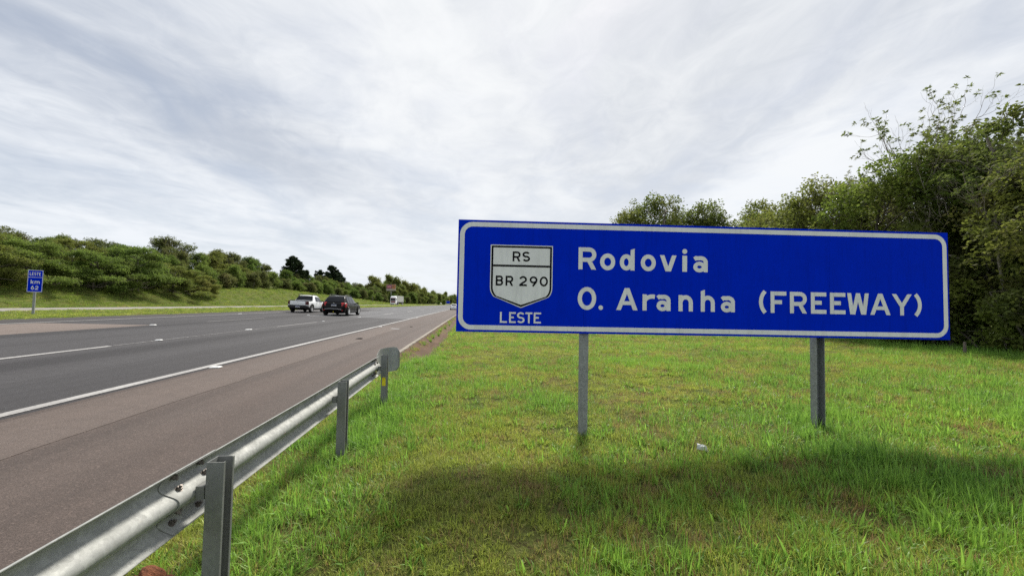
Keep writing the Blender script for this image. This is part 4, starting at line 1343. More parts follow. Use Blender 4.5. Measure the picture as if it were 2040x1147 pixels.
def lobes_random(seed, n, H, R0, z0, z1, r=(.7, 1.2), flat=.7):
    g = np.random.default_rng(seed); out = []
    for k in range(n):
        a = g.uniform(0, 2 * np.pi); f = (k + .5) / n
        z = z0 + (z1 - z0) * f
        prof = math.sin(min(1, .25 + .75 * (1 - abs(f - .45) * 1.15)) * math.pi / 2)
        d = R0 * prof * g.uniform(.35, 1.0)
        rr = g.uniform(*r)
        out.append((d * math.cos(a), d * math.sin(a), z, rr, rr * g.uniform(.85, 1.15), rr * flat))
    return out

# --- the wood on the right
TA = tree_meshes('tall_broadleaf', 11, 8.6, lobes_random(11, 17, 8.6, 2.5, 1.5, 7.9, (.75, 1.35), .72), 2100, 9, .165, .27, M['leaf_dark'], M['bark_pale'], .13, .88, shell=.35)
TB = tree_meshes('broad_olive', 12, 7.6, lobes_random(12, 18, 7.6, 2.7, 1.6, 6.9, (.85, 1.45), .66), 2200, 9, .150, .28, M['leaf_olive'], M['bark'], .12, .85, shell=.35)
TC = tree_meshes('fresh_broadleaf', 13, 7.4, lobes_random(13, 16, 7.4, 2.4, 1.4, 6.8, (.8, 1.3), .7), 2100, 9, .14, .30, M['leaf_fresh'], M['bark'], .11, .85, shell=.35)
TD = tree_meshes('umbrella_tree', 14, 10.2, [(-1.9, .2, 7.6, 1.5, 1.4, .95), (-.5, .7, 8.7, 1.5, 1.5, 1.0), (.9, -.3, 9.0, 1.4, 1.4, 1.0), (2.2, .4, 7.9, 1.4, 1.3, .9), (.2, -.9, 7.5, 1.3, 1.3, .8), (-1.0, -.6, 6.8, 1.2, 1.2, .7), (1.3, .9, 7.0, 1.2, 1.2, .7), (-2.9, .3, 6.9, .9, .9, .6), (3.1, -.2, 7.2, .8, .8, .55), (.2, .2, 9.8, .8, .8, .55)], 950, 9, .19, .28, M['leaf_olive'], M['bark'], .14, .78, shell=.45, multi=3)
TE = tree_meshes('umbrella_tree', 15, 9.6, [(-1.2, .2, 7.4, 1.3, 1.3, .95), (0, .3, 8.5, 1.35, 1.3, 1.0), (1.2, -.3, 7.5, 1.3, 1.3, .9), (.1, .6, 6.8, 1.1, 1.1, .7)], 700, 9, .19, .28, M['leaf_olive'], M['bark'], .12, .78, shell=.45, multi=2)
SH1 = tree_meshes('edge_shrub', 21, 2.6, lobes_random(21, 11, 2.6, 1.15, .35, 2.3, (.45, .75), .75), 900, 8, .13, .30, M['leaf_dark'], M['bark'], .05, .7, shell=.3, multi=3)
SH2 = tree_meshes('edge_shrub', 22, 2.1, lobes_random(22, 9, 2.1, 1.25, .3, 1.8, (.42, .7), .75), 800, 8, .12, .32, M['leaf_fresh'], M['bark'], .04, .7, shell=.3, multi=3)

GR = 'trees of the wood right of the sign'
def RT(kind, m, x, y, s, rz, label, sz=None): place_tree(kind, m, x, y, s, R(rz), label, 'tree', GR, sz)
RT('broadleaf_tree', TA, 17.6, 11.9, .97, 20, 'tall dark tree at the right edge behind the sign, nearest the frame')
RT('broadleaf_tree', TB, 17.2, 9.0, .84, 150, 'olive tree cut off by the right edge of the picture')
RT('broadleaf_tree', TC, 17.2, 14.4, .98, 75, 'fresh green tree directly behind the right end of the sign')
RT('broadleaf_tree', TB, 18.2, 17.4, 1.04, 200, 'rounded olive tree behind the blank right part of the sign')
RT('broadleaf_tree', TB, 17.8, 20.4, .92, 310, 'dense low olive tree seen above the word in brackets')
RT('broadleaf_tree', TC, 18.8, 23.6, .98, 140, 'yellow-green tree above the middle of the sign')
RT('broadleaf_tree', TA, 22.5, 15.6, 1.0, 260, 'dark tree in the second row of the right-hand wood')
RT('broadleaf_tree', TA, 23.0, 10.8, .92, 10, 'dark tree deep in the wood at the right edge')
RT('broadleaf_tree', TB, 22.8, 20.0, .98, 95, 'olive tree in the second row behind the sign')
RT('broadleaf_tree', TB, 22.4, 25.6, .98, 45, 'pale olive tree at the back of the right-hand wood')
RT('broadleaf_tree', TC, 20.6, 13.0, 1.16, 330, 'leafy green tree between the dark trees on the right')
RT('broadleaf_tree', TA, 21.4, 17.6, 1.0, 120, 'dark crown filling the gap right of the sparse tree')
RT('umbrella_tree', TD, 16.0, 33.0, 1.10, 15, 'widest flat-topped tree rising above the left half of the sign top')
RT('umbrella_tree', TE, 19.3, 33.6, 1.05, 30, 'flat-topped tree in the middle of the group above the sign')
RT('umbrella_tree', TE, 13.7, 33.0, 1.02, 160, 'leftmost flat-topped tree above the sign')
RT('umbrella_tree', TE, 20.9, 32.5, 1.10, 80, 'right-hand flat-topped tree above the middle of the sign')
RT('umbrella_tree', TE, 23.6, 30.6, 1.04, 250, 'small feathery tree between the flat-topped group and the dense wood')
GS = 'shrubs along the edge of the right-hand wood'
for i, (m, x, y, s, rz, lab) in enumerate([
        (SH1, 15.9, 9.2, 1.0, 0, 'dark leafy shrub at the foot of the wood on the picture edge'), (SH2, 16.3, 10.7, 1.05, 80, 'lighter shrub at the foot of the wood right of the sign'),
        (SH1, 16.6, 12.1, 1.15, 190, 'dark shrub beside the lower right corner of the sign'), (SH2, 16.9, 13.6, 1.0, 30, 'bright shrub tucked behind the right end of the sign'),
        (SH1, 16.8, 15.6, 1.1, 120, 'shrub hidden low behind the sign near its right post'), (SH1, 16.9, 17.9, 1.1, 220, 'low dark shrub seen under the sign right of its post'),
        (SH2, 17.2, 20.2, 1.0, 300, 'low shrub in shade under the sign'), (SH1, 17.3, 8.0, 1.2, 60, 'shrub beyond the right edge of the picture'), (SH1, 18.4, 10.3, 1.35, 140, 'tall shrub inside the wood at the right edge'), (SH1, 18.6, 12.9, 1.35, 250, 'tall shrub inside the wood behind the sign corner')]):
    place_tree('shrub', m, x, y, s, R(rz), lab, 'shrub', GS)

# the sparse tree with bare twigs and a rosette of leaves on every tip
def sparse_tree(seed, H, fork, leaf=.155):
    rng = np.random.default_rng(seed); segs = []; tips = []
    trunk = bend((0, 0, -.2), (.25, 0, fork), rng, 8, .03)
    segs.append((trunk, np.linspace(.085, .05, 8)))
    def grow(p, d, L, r, lvl):
        e = p + d * L
        path = bend(p, e, rng, 5, .06); path[:, 2] += np.linspace(0, 1, 5) ** 2 * L * .10
        segs.append((path, np.linspace(r, r * .55, 5)))
        if lvl == 0:
            tips.append((path[-1], unit(path[-1] - path[-2]))); return
        for k in range(3 if lvl > 2 else rng.integers(2, 4)):
            f = 1.0 if k == 0 else rng.uniform(.45, .95)
            q = path[int(round(f * 4))]
            dd = unit(d + rng.normal(size=3) * (.30 if k == 0 else .52) + np.array([0, 0, .22]))
            grow(q, dd, L * rng.uniform(.52, .72), r * .56, lvl - 1)
    for dx, dy, dz, L in ((-.75, -.1, .72, 1.5), (-.30, .2, .95, 1.8), (.25, -.2, .97, 1.7), (.75, .1, .72, 1.6), (1.1, -.2, .75, 1.9)):
        grow(trunk[-1 - int(rng.integers(0, 2))], unit(np.array([dx, dy, dz])), L * (H - fork) / 3.7, .030, 4)
    P = np.array([t[0] for t in tips]); A = np.array([t[1] for t in tips])
    k = 11
    PP = np.repeat(P, k, 0); AX = np.repeat(unit(A + np.array([0, 0, .4])), k, 0)
    perp = unit(np.cross(AX, rng.normal(size=PP.shape))); th = rng.uniform(.7, 1.7, len(PP))[:, None]
    keep = np.repeat(rng.random(len(P)) < .55, k)
    PP, AX, perp, th = PP[keep], AX[keep], perp[keep], th[keep]
    ll = leaf * rng.uniform(.7, 1.15, len(PP))
    V, F = leaves(PP - AX * rng.random(len(PP))[:, None] * .06, AX * np.cos(th) + perp * np.sin(th), ll, ll * .17, rng, .2)
    crown = mesh_np('sparse_crown', V, F, M['leaf_dark'], rng.random(len(F)))
    tv, tf = tubes_np(segs)
    return mesh_np('sparse_trunk', tv, tf, M['bark_pale'], None, True), crown
SP1 = sparse_tree(5, 10.3, 6.6); SP2 = sparse_tree(9, 9.8, 6.4, .15)
place_tree('sparse_tree', SP1, 18.5, 14.8, 1.05, R(0), 'sparse thin tree with bare twigs and leaf rosettes standing above the wood', 'tree', GR)
place_tree('sparse_tree', SP2, 19.3, 13.6, .88, R(40), 'second sparse tree whose twigs top the wood right of the first', 'tree', GR)
place_tree('sparse_tree', SP2, 18.6, 11.0, .71, R(200), 'thin bare-twigged tree poking out of the wood at the right edge', 'tree', GR)

for x, y, s, rz, lab in [(16.6, 12.6, .70, 70, 'thin pale-stemmed sapling in front of the wood right of the sign'), (16.4, 10.6, .66, 190, 'pale-stemmed sapling before the dark trees at the right edge'), (17.2, 16.0, .74, 300, 'thin sapling rising just above the right part of the sign')]:
    place_tree('sapling', SP2, x, y, s, R(rz), lab, 'tree', GR)

# --- the bank on the left
def layers(seed, H, R0, n):
    g = np.random.default_rng(seed); out = []
    for k in range(n):
        f = (k + g.random()) / n; a = g.uniform(0, 6.283)
        z = H * (.14 + .80 * f); rr = R0 * math.sqrt(max(.05, 1 - (f * .92) ** 2)) * g.uniform(.35, 1.0)
        s = g.uniform(.8, 1.5) * (1.1 - .35 * f)
        out.append((rr * math.cos(a), rr * math.sin(a), z - .10 * rr, s, s * g.uniform(.8, 1.2), s * g.uniform(.22, .34)))
    return out
LA = tree_meshes('layered_tree', 31, 5.6, layers(31, 5.6, 3.9, 34), 3300, 9, .165, .30, M['leaf_bank'], M['bark'], .13, .7, shell=.3, twig=.1)
LA2 = tree_meshes('layered_tree', 36, 5.0, layers(36, 5.0, 3.6, 30), 2900, 9, .165, .30, M['leaf_olive'], M['bark'], .12, .7, shell=.3, twig=.1)
LB2 = tree_meshes('round_tree', 37, 6.4, lobes_random(37, 26, 6.2, 2.2, 1.0, 5.7, (.75, 1.25), .7), 2500, 9, .18, .30, M['leaf_brown'], M['bark'], .12, .9, shell=.35, twig=.15)
LC2 = tree_meshes('round_tree', 38, 6.8, lobes_random(38, 26, 6.4, 2.1, 1.0, 5.9, (.75, 1.2), .75), 2500, 9, .18, .30, M['leaf_bank'], M['bark'], .12, .92, shell=.35, twig=.15)
LB = tree_meshes('round_tree', 32, 6.6, lobes_random(32, 15, 6.6, 2.3, 1.3, 5.9, (.9, 1.5), .7), 2400, 9, .18, .30, M['leaf_brown'], M['bark'], .12, .8, shell=.4, twig=.1)
LC = tree_meshes('round_tree', 33, 6.2, lobes_random(33, 14, 6.2, 2.4, 1.2, 5.5, (.9, 1.4), .72), 2300, 9, .18, .30, M['leaf_olive'], M['bark'], .12, .8, shell=.4, twig=.1)
LD = tree_meshes('bank_bush', 34, 2.9, lobes_random(34, 9, 2.9, 1.3, .4, 2.5, (.6, .95), .75), 1200, 9, .15, .32, M['leaf_bank'], M['bark'], .05, .7, shell=.35, multi=3, twig=.1)
LE = tree_meshes('bank_bush', 35, 2.7, lobes_random(35, 9, 2.7, 1.3, .4, 2.3, (.6, .9), .75), 1100, 9, .15, .32, M['leaf_brown'], M['bark'], .05, .7, shell=.35, multi=3, twig=.1)
def conifer(seed, H):
    rng = np.random.default_rng(seed); segs = [(bend((0, 0, -.3), (0, 0, H), rng, 8, .01), np.linspace(.20, .03, 8))]
    PP, DD, LL = [], [], []
    z = H * .16
    while z < H * .98:
        f = (z / H); L = min((1 - f) ** .70 * H * .50, H * (.16 + .45 * f)) + .35
        for k in range(rng.integers(4, 7)):
            if rng.random() < .12: continue
            a = rng.uniform(0, 2 * np.pi); l = L * rng.uniform(.65, 1.1)
            d = np.array([math.cos(a), math.sin(a), rng.uniform(-.05, .35)])
            br = bend((0, 0, z), np.array([0, 0, z]) + d * l, rng, 5, .06)
            segs.append((br, np.linspace(.045, .012, 5)))
            m = int(26 + 44 * l)
            t = rng.random(m) ** .6
            q = np.array([0, 0, z]) + d * l * t[:, None] + rng.normal(size=(m, 3)) * .13 * (1 + l * .12)
            PP.append(q); DD.append(unit(d * .8 + rng.normal(size=(m, 3)) * .7 + np.array([0, 0, .35]))); LL.append(rng.uniform(.35, .65, m))
        z += rng.uniform(.35, .62)
    P = np.concatenate(PP); D = np.concatenate(DD); L_ = np.concatenate(LL)
    P = np.repeat(P, 3, 0); D = unit(np.repeat(D, 3, 0) + rng.normal(size=P.shape) * .4); L_ = np.repeat(L_, 3)
    V, F = leaves(P, D, L_, L_ * .16, rng, .05)
    tv, tf = tubes_np(segs)
    return mesh_np('conifer_trunk', tv, tf, M['bark'], None, True), mesh_np('conifer_crown', V, F, M['needles'], rng.random(len(F)))
CO1, CO2 = conifer(41, 12.0), conifer(42, 12.5)
FA = tree_meshes('far_tree', 51, 12.5, lobes_random(51, 14, 12.5, 3.6, 2.5, 11.2, (1.5, 2.5), .75), 900, 7, .60, .34, M['leaf_olive'], M['bark'], .2, .8, shell=.4, twig=.0)
FB = tree_meshes('far_tree', 52, 11.0, lobes_random(52, 13, 11.0, 3.8, 2.0, 9.8, (1.5, 2.4), .75), 850, 7, .60, .34, M['leaf_dark'], M['bark'], .2, .8, shell=.4, twig=.0)
FC = tree_meshes('far_tree', 53, 10.0, lobes_random(53, 13, 10.0, 3.6, 1.6, 9.0, (1.5, 2.3), .75), 850, 7, .58, .34, M['leaf_bank'], M['bark'], .2, .8, shell=.4, twig=.0)

GB = 'trees on the bank beyond the far carriageway'
rl = random.Random(77)
def LT_(m, x, y, s, label, kind='bank_tree', cat='tree', grp=GB, sz=None, dz=0.0):
    if m is LB and rl.random() < .5: m = LB2
    elif m is LC and rl.random() < .6: m = LC2
    if sz is None and kind != 'conifer': sz = s * rl.uniform(.85, 1.15)
    place_tree(kind, m, x, y, s, rl.uniform(0, 6.28), label, cat, grp, sz, dz)
# front row, spreading trees leaning over the slope
for x, y, s, lab in [(-43.2, 38.5, .95, 'spreading green tree cut off by the left picture edge'), (-43.6, 43.2, .90, 'spreading light green tree just behind the kilometre plate'), (-42.4, 48.6, 1.0, 'layered light green tree right of the kilometre plate'),
                     (-42.0, 54.0, 1.08, 'broadest layered tree on the left bank'), (-42.2, 60.0, 1.0, 'layered tree at the right end of the light green front row'), (-41.4, 64.5, .72, 'low dark spreading tree reaching furthest down the bank')]:
    LT_(LA2 if 'cut off' in lab or 'dark' in lab or 'right end' in lab else LA, x, y, s, lab, dz=-.3)
# second row, darker and browner, against the sky
for m, x, y, s, lab in [(LB, -54, 46.5, .74, 'brownish tree on the skyline at the left picture edge'), (LB, -55, 52.5, .82, 'brownish tree on the skyline left of the kilometre plate'), (LC, -56, 57.0, .80, 'dark green tree on the skyline above the kilometre plate'),
                        (LB, -55, 61.5, .82, 'brown-green tree on the skyline just right of the kilometre plate'), (LC, -54, 65.0, .85, 'dark tree on the skyline behind the layered trees'), (LB, -53, 68.5, .78, 'low brown tree where the skyline dips'),
                        (LB, -53.5, 75.0, 1.18, 'tallest domed tree on the left skyline'), (LC, -52, 72.0, .80, 'green tree just left of the tall domed tree'), (LC, -53, 81.5, .95, 'green tree right of the tall domed tree'),
                        (LC, -54, 88.0, 1.10, 'dark rounded tree on the skyline midway to the conifers'), (LB, -55, 95.0, 1.08, 'brownish rounded tree on the skyline left of the conifers'), (LC, -56, 104, 1.0, 'green tree just left of the first conifer'), (LB, -49.5, 70.5, .82, 'brownish tree in front of the tall domed tree')]:
    LT_(m, x, y, s, lab)
for m, x, y, s, lab in [(LA2, -47.5, 41.5, .85, 'leafy tree filling the wood behind the cut-off tree at left'), (LA, -48, 46, .9, 'leafy tree in the second line just behind the kilometre plate'), (LA2, -47.5, 51.5, .95, 'leafy tree in the second line right of the kilometre plate'), (LA, -48, 57.5, .95, 'leafy tree in the second line behind the broadest layered tree'), (LA2, -47.5, 63, .9, 'leafy tree in the second line near the end of the layered row'), (LC, -48.5, 67, .75, 'green crown closing the gap left of the domed tree'), (LA2, -48, 79, .8, 'spreading crown behind the first crest bushes'), (LA2, -49, 86, .85, 'spreading crown behind the bushes above the pickup bed'), (LA2, -49.5, 94, .85, 'spreading crown behind the bushes above the pickup cab')]:
    LT_(m, x, y, s, lab)
for m, x, y, s, lab in [(LB, -61, 55, .72, 'brownish crown filling the skyline behind the kilometre plate'), (LC, -61, 63.5, .80, 'dark crown in the third row right of the kilometre plate'), (LB, -60.5, 70, .85, 'brown crown in the third row above the layered trees'), (LB, -61, 77.5, .9, 'brown crown in the third row left of the domed tree'), (LC, -60, 86, 1.05, 'dark crown in the third row right of the domed tree'), (LB, -61, 100, 1.1, 'brown crown in the third row left of the conifers'), (LC, -60, 112, 1.15, 'dark crown in the third row under the first conifer')]:
    LT_(m, x, y, s, lab)
for m, x, y, s, lab in [(LD, -45.2, 68.5, 1.15, 'green bush right of the dark spreading tree on the bank'), (LD, -46, 72.5, 1.25, 'rounded green bush on the bank crest'), (LE, -45.6, 77.0, 1.15, 'brownish bush on the bank crest left of the pickup'),
                        (LD, -46.5, 81.5, 1.35, 'large green bush on the crest above the pickup bed'), (LE, -45.8, 86.0, 1.2, 'second brownish bush above the pickup'), (LE, -46.2, 91.0, 1.25, 'third brownish bush above the pickup cab'),
                        (LD, -47, 96.0, 1.3, 'green bush on the crest between pickup and crossover'), (LE, -46, 101.5, 1.1, 'brown bush on the crest between pickup and crossover'), (LD, -46.4, 108, 1.2, 'green bush left of the crossover roof'), (LE, -46, 115, 1.2, 'dark brown bush behind the crossover roof'),
                        (LD, -46.5, 122, 1.35, 'green bush behind the crossover'), (LD, -46.2, 130, 1.3, 'green bush just right of the crossover'), (LE, -46, 138, 1.25, 'brown bush right of the crossover'), (LD, -46.5, 147, 1.4, 'green bush near the marker post'), (LD, -46, 157, 1.4, 'bush left of the marker post'), (LE, -46.2, 168, 1.5, 'bush behind the marker post'), (LD, -46, 180, 1.5, 'bush at the low end of the bank'), (LD, -45.5, 192, 1.5, 'bush left of the lorry'), (LE, -45, 205, 1.5, 'bush behind the lorry')]:
    LT_(m, x, y, s, lab, 'bank_bush', 'bush', 'bushes along the crest of the bank')
LT_(CO1, -60, 138, 1.0, 'dark conifer on the skyline above the pickup', 'conifer')
LT_(CO2, -60, 174, 1.06, 'broad dark conifer on the skyline above the crossover', 'conifer')
LT_(CO1, -60.5, 184, .95, 'slimmer conifer just right of the broad one', 'conifer')
LT_(CO2, -63, 168, .82, 'conifer partly hidden left of the broad one', 'conifer')
# fill of the wood behind the bank: many alike, one shared label
FILL = 'nondescript tree in the closed wood behind the bank'
for k in range(34):
    y = 112 + k * 3.6; x = -52.5 - rl.random() * 8
    LT_((LC, LB, FC)[k % 3], x, y, (rl.uniform(.88, 1.1) if k % 3 < 2 else rl.uniform(.50, .62)) * (.78 + .42 * k / 33), FILL, grp='closed wood behind the bank')
# far wood closing the view
FARL = 'distant tree of the wood where the motorway vanishes'
far = [(-54, 238, 1.0), (-49, 252, .82), (-55, 262, 1.05), (-47, 268, .80), (-51, 280, 1.12), (-44, 286, 1.05), (-47, 294, 1.42), (-43, 300, .95), (-50, 306, 1.3), (-42, 318, .95), (-46, 330, 1.25), (-41, 338, .8), (-44, 350, 1.25), (-40, 362, .9), (-47, 372, 1.35), (-41, 384, 1.1), (-45, 398, 1.35), (-40, 412, 1.1), (-43, 430, 1.35),
       (-40, 452, 1.2), (-43, 475, 1.45), (-39.5, 500, 1.2), (-42, 530, 1.5), (-39.5, 560, 1.3), (-41, 600, 1.5), (-39, 650, 1.4), (-40, 700, 1.6), (-38.5, 760, 1.6), (-39, 830, 1.7), (-37, 900, 1.8), (-60, 300, 1.5), (-58, 270, 1.2), (-66, 320, 1.5), (-62, 350, 1.5), (-58, 400, 1.5), (-57, 246, 1.0), (-70, 285, 1.5)]
for k, (x, y, s) in enumerate(far):
    LT_((FA, FB, FC)[k % 3], x, y, s * .92, FARL, grp='wood where the motorway vanishes')
for k in range(26):
    y = 222 + k * 7.5; x = -42.5 - rl.random() * 3
    LT_((LD, LE)[k % 2], x, y, rl.uniform(1.3, 2.1), 'distant roadside bush at the foot of the far wood', 'roadside_bush', 'bush', 'bushes at the foot of the far wood')
for x, y, s, lab in [(-21.5, 250, .95, 'round dark bush at the far end of the median'), (-21.0, 290, 1.2, 'bush on the median left of the distant blue sign')]:
    LT_(LD, x, y, s, lab, 'median_bush', 'bush', 'bushes on the far median')
# ------------------------------------------------------------------ grass
def grass_material(name, g0, g1, dry, dry_lo=.50, dry_hi=.72, dry_amt=.8):
    t = NT(name)
    at = t.n('ShaderNodeAttribute'); at.attribute_name = 'tone'; tone = at.outputs['Fac']
    oi = t.n('ShaderNodeObjectInfo')
    p = t.pos((1, 1, 0))
    patch = t.noise(p, 1.1, 4, .62)
    patch2 = t.noise(p, .33, 3, .55)
    c = t.mix(tone, g0, g1)
    mm = t.n('ShaderNodeMath'); mm.operation = 'MULTIPLY_ADD'
    t.l(oi.outputs['Random'], mm.inputs[0]); mm.inputs[1].default_value = .30; t.l(patch, mm.inputs[2])
    c = t.mix(t.rng(mm.outputs[0], dry_lo + .12, dry_hi + .18, 0, dry_amt), c, dry)
    c = t.mix(t.rng(patch2, .40, .65, 0, .45), c, (g1[0] * 1.15, g1[1] * .95, g1[2] * .8))
    t.set(c, .45, 0, .25)
    tr = t.n('ShaderNodeBsdfTranslucent'); t.l(t.mix(.3, c, (g1[0] * 1.5, g1[1] * 1.5, g1[2])), tr.inputs['Color'])
    mx = t.n('ShaderNodeMixShader'); mx.inputs[0].default_value = .46
    t.l(t.b.outputs[0], mx.inputs[1]); t.l(tr.outputs[0], mx.inputs[2]); t.l(mx.outputs[0], t.out.inputs[0])
    return t.m
M['grass'] = grass_material('grass_blades', (.055, .085, .022), (.440, .545, .110), (.430, .310, .150), .49, .74, .78)
M['grass_lush'] = grass_material('lush_grass_blades', (.042, .100, .022), (.290, .520, .090), (.38, .34, .10), .64, .88, .45)
M['grass_bank'] = grass_material('bank_grass_blades', (.060, .105, .022), (.250, .360, .070), (.30, .25, .09), .60, .82, .6)
M['grass_dry'] = grass_material('dry_thatch', (.09, .058, .030), (.42, .32, .17), (.30, .18, .10))

def clump(name, seed, n, rad, len_, wid, lean, mat, segs=3):
    rng = np.random.default_rng(seed)
    V, F, T = [], [], []
    b = 0
    for k in range(n):
        a = rng.uniform(0, 2 * np.pi); r = rad * math.sqrt(rng.random())
        base = np.array([r * math.cos(a), r * math.sin(a), -.012])
        L = len_ * rng.uniform(.45, 1.15); w = wid * rng.uniform(.7, 1.3)
        az = a + rng.normal() * .9; ln = abs(rng.normal()) * lean + .12
        d = np.array([math.cos(az), math.sin(az), 0]); s = np.array([-d[1], d[0], 0])
        tw = rng.uniform(-.7, .7); s = s * math.cos(tw) + d * math.sin(tw)
        curl = rng.uniform(.4, 1.5) * ln
        pts = []
        p = base.copy(); th = ln * .5
        for q in range(segs + 1):
            pts.append(p.copy()); p = p + (d * math.sin(th) + np.array([0, 0, math.cos(th)])) * L / segs; th = min(th + curl * .55, 2.1)
        for q in range(segs):
            ww = w * (1 - (q / segs) ** 1.6)
            V += [pts[q] + s * ww, pts[q] - s * ww]
        V.append(pts[segs])
        for q in range(segs - 1):
            F.append((b + 2 * q, b + 2 * q + 1, b + 2 * q + 3, b + 2 * q + 2))
        F.append((b + 2 * segs - 2, b + 2 * segs - 1, b + 2 * segs, b + 2 * segs))
        T += [rng.random()] * segs
        b += 2 * segs + 1
    me = bpy.data.meshes.new(name)
    F = [f if f[2] != f[3] else f[:3] for f in F]
    me.from_pydata([tuple(v) for v in V], [], F)
    at = me.attributes.new('tone', 'FLOAT', 'FACE'); at.data.foreach_set('value', np.array(T, np.float32))
    me.materials.append(mat); me.update(); me.shade_smooth()
    return bpy.data.objects.new(name, me)

protos = bpy.data.collections.new('grass_tufts')        # only a source for the scatter, not part of the scene
PR = [clump('tuft_a', 1, 60, .10, .080, .0026, .75, M['grass']), clump('tuft_b', 2, 50, .11, .100, .0030, .75, M['grass']), clump('tuft_c', 3, 40, .10, .145, .0038, .70, M['grass_lush']),
      clump('tuft_d', 4, 26, .09, .22, .0046, .75, M['grass_lush']), clump('tuft_e', 5, 34, .11, .10, .0022, 1.0, M['grass_dry'], 2), clump('tuft_f', 6, 56, .12, .070, .0034, .9, M['grass'], 2), clump('tuft_g', 7, 16, .07, .15, .0085, .8, M['grass_lush']), clump('tuft_h', 8, 56, .12, .075, .0034, .8, M['grass_bank'], 2)]
for i, o in enumerate(PR):
    o.name = 'tuft_%d' % i; protos.objects.link(o)

def scatter(name, pts, rot, scl, idx, label):
    n = len(pts)
    me = bpy.data.meshes.new(name); me.vertices.add(n); me.vertices.foreach_set('co', np.asarray(pts, np.float32).ravel())
    a = me.attributes.new('rot', 'FLOAT_VECTOR', 'POINT'); a.data.foreach_set('vector', np.asarray(rot, np.float32).ravel())
    a = me.attributes.new('scl', 'FLOAT_VECTOR', 'POINT'); a.data.foreach_set('vector', np.asarray(scl, np.float32).ravel())
    a = me.attributes.new('idx', 'INT', 'POINT'); a.data.foreach_set('value', np.asarray(idx, np.int32))
    o = link(bpy.data.objects.new(name, me))
    ng = bpy.data.node_groups.new(name + '_scatter', 'GeometryNodeTree')
    ng.interface.new_socket('Geometry', in_out='INPUT', socket_type='NodeSocketGeometry')
    ng.interface.new_socket('Geometry', in_out='OUTPUT', socket_type='NodeSocketGeometry')
    N = ng.nodes.new; L = ng.links.new
    gi, go = N('NodeGroupInput'), N('NodeGroupOutput')
    ci = N('GeometryNodeCollectionInfo'); ci.inputs['Collection'].default_value = protos
    ci.inputs['Separate Children'].default_value = True; ci.inputs['Reset Children'].default_value = True
    ip = N('GeometryNodeInstanceOnPoints'); ip.inputs['Pick Instance'].default_value = True
    def attr(nm, ty):
        q = N('GeometryNodeInputNamedAttribute'); q.data_type = ty; q.inputs['Name'].default_value = nm; return q.outputs['Attribute']
    L(gi.outputs[0], ip.inputs['Points']); L(ci.outputs[0], ip.inputs['Instance'])
    L(attr('idx', 'INT'), ip.inputs['Instance Index'])
    e2r = N('FunctionNodeEulerToRotation'); L(attr('rot', 'FLOAT_VECTOR'), e2r.inputs[0])
    L(e2r.outputs[0], ip.inputs['Rotation']); L(attr('scl', 'FLOAT_VECTOR'), ip.inputs['Scale'])
    L(ip.outputs[0], go.inputs[0])
    md = o.modifiers.new('scatter', 'NODES'); md.node_group = ng
    tag(o, label, 'grass', kind='stuff')
    return o

rng = np.random.default_rng(99)
def field(x0, x1, y0, y1, dens):
    n = int((x1 - x0) * (y1 - y0) * dens)
    return rng.uniform(x0, x1, n), rng.uniform(y0, y1, n)
def in_view(x, y, pad=1.1):
    """roughly the ground this lens can see, with a margin on each side"""
    return (x < 1.62 * y + 2.2 * pad) & (x > -1.07 * y - 2.2 * pad)

X_, Y_, S_s = [], [], []
for x0, x1, y0, y1, dens, sc in [(-2.5, 6.0, .7, 3.2, 250, .92), (-2.5, 10.0, 3.2, 6.5, 170, 1.0), (-2.5, 18.0, 6.5, 11.5, 95, 1.12), (-2.5, 18.0, 11.5, 20, 48, 1.3), (-2.5, 19.0, 20, 45, 16, 1.9), (-2.5, 19, 45, 130, 3.0, 2.8)]:
    x, y = field(x0, x1, y0, y1, dens)
    ok = in_view(x, y); x, y = x[ok], y[ok]
    X_.append(x); Y_.append(y); S_s.append(np.full(len(x), sc))
x = np.concatenate(X_); y = np.concatenate(Y_); s = np.concatenate(S_s)
bare = VN3(x * 2.3 + 11, y * 2.3) * .6 + VN1(x * 6.1, y * 6.1 + 5) * .4
keep = (rng.random(len(x)) < np.clip((bare - .20) / .16, .35, 1.0))
keep &= ~((y > 11.9) & (x < -1.08)) & (x > -2.58 + .05 * rng.normal(size=len(x)))
x, y, s, bare = x[keep], y[keep], s[keep], bare[keep]
n = len(x)
near_rail = np.exp(-((x + 1.35) / .55) ** 2) * (y < 12)
right = smooth((x - 2.2) / 2.0) * smooth((9 - y) / 5)
edge_wood = smooth((x - 13.2) / 2.2)
posts = np.exp(-(((x - 1.36) ** 2 + (y - 4.68) ** 2) / .05)) + np.exp(-(((x - 4.5) ** 2 + (y - 4.75) ** 2) / .08))
tall = VN2(x * .8 + 3, y * .8) ; lush = np.clip(tall * .9 - .25 + near_rail * .75 + right * .35 + edge_wood * .8 + posts * .6, 0, 1)
u = rng.random(n)
idx = np.where(u < .34, 0, np.where(u < .62, 1, 5))
idx = np.where(rng.random(n) < lush * .75, 2, idx)
idx = np.where(rng.random(n) < np.clip(lush - .45, 0, 1) * .8, 3, idx)
idx = np.where(rng.random(n) < .05 + .22 * right, 6, idx)
idx = np.where(rng.random(n) < np.clip((.48 - bare) * 2.2, 0.09, .65), 4, idx)
h = s * rng.uniform(.75, 1.3, n) * (.75 + .45 * tall) * np.where(y > 11, .9, 1.0)
scl = np.stack([s * rng.uniform(.85, 1.2, n), s * rng.uniform(.85, 1.2, n), h], 1)
rot = np.stack([rng.normal(size=n) * .12, rng.normal(size=n) * .12, rng.uniform(0, 6.283, n)], 1)
scatter('verge_grass', np.stack([x, y, gz(x, y)], 1), rot, scl, idx, 'rough green roadside grass around the sign and guard rail')

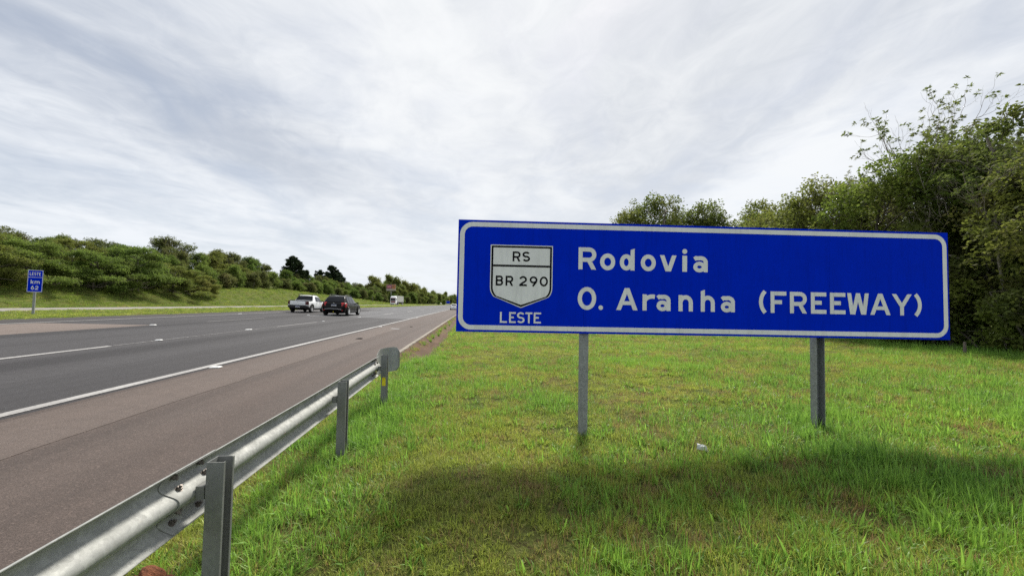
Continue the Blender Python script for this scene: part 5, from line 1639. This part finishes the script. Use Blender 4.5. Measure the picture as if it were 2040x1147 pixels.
# grass creeping over the kerb into the channel
x = np.concatenate([rng.normal(-2.33, .10, 420), rng.normal(-1.16, .07, 420), rng.uniform(-2.3, -1.2, 60)]); y = np.concatenate([12.2 + 40 * rng.random(420) ** 1.3, 12.1 + 40 * rng.random(420), rng.uniform(12.3, 40, 60)])
ok = (x > -2.46) & (VN1(y * .7, x * 2) > .38); x, y = x[ok], y[ok]; n = len(x)
zc_ = np.interp(x, [p_[0] for p_ in prof], [p_[1] for p_ in prof])
sw = rng.uniform(.5, 1.3, n)
scatter('channel_grass', np.stack([x, y, zc_], 1), np.stack([rng.normal(size=n) * .3, rng.normal(size=n) * .3, rng.uniform(0, 6.28, n)], 1), np.stack([sw, sw, sw * rng.uniform(.7, 1.3, n)], 1), rng.choice([0, 1, 2, 4], n), 'grass creeping over the edges of the drainage channel')

# median and bank: coarser tufts
X_, Y_, S_s = [], [], []
for x0, x1, y0, y1, dens, sc in [(-24.9, -18.75, 14, 45, 11, 2.0), (-24.9, -18.75, 45, 120, 3.5, 3.0), (-24.9, -18.75, 120, 330, 1.1, 4.5), (-46, -36.7, 28, 75, 9, 2.6), (-46.5, -36.7, 75, 140, 5.0, 3.4), (-46.5, -36.7, 140, 300, 1.6, 5.0)]:
    a, b = field(x0, x1, y0, y1, dens); X_.append(a); Y_.append(b); S_s.append(np.full(len(a), sc))
x = np.concatenate(X_); y = np.concatenate(Y_); s = np.concatenate(S_s); n = len(x)
idx = np.where(rng.random(n) < .72, 7, np.where(rng.random(n) < .7, 0, 4))
idx = np.where((x > -26) & (rng.random(n) < .6), 5, idx)
scl = np.stack([s, s, s * rng.uniform(.7, 1.1, n) * np.where(x > -26, .75, .9)], 1)
rot = np.stack([rng.normal(size=n) * .1, rng.normal(size=n) * .1, rng.uniform(0, 6.283, n)], 1)
scatter('bank_grass', np.stack([x, y, gz(x, y)], 1), rot, scl, idx, 'short grass on the median and on the bank beyond')

# weeds along the drainage channel
rw = random.Random(12)
def weed(x, y, z, h, n, seed, label, mat):
    o = clump('weed', seed, n, .05, h, .007, .75, mat, 3)
    o.name = 'weed'; link(o); o.location = (x, y, z)
    tag(o, label, 'weed', 'weeds growing in the drainage channel')
for k, (x, y, h, n, lab) in enumerate([(-2.30, 12.5, .30, 60, 'bright yellow-green weed at the near end of the drainage channel'), (-2.12, 13.3, .26, 40, 'second small weed beside the kerb'), (-1.75, 14.6, .24, 22, 'lone weed in the middle of the channel bed'), (-2.22, 18.5, .26, 40, 'weed by the kerb halfway along the channel'), (-2.15, 20.5, .34, 60, 'bushy weed against the kerb'), (-2.2, 22.3, .36, 60, 'tall weed against the kerb'), (-2.1, 24.6, .34, 60, 'weed right after the tall one'), (-2.2, 27.5, .36, 60, 'weed far along the kerb'), (-2.15, 31, .38, 60, 'weed further along the kerb'), (-2.1, 36, .4, 60, 'farthest weed along the kerb'), (-1.3, 16.5, .2, 40, 'weed on the grass side of the channel')]):
    weed(x, y, float(np.interp(x, [p[0] for p in prof], [p[1] for p in prof])), h, n, 100 + k, lab, M['grass_lush'])
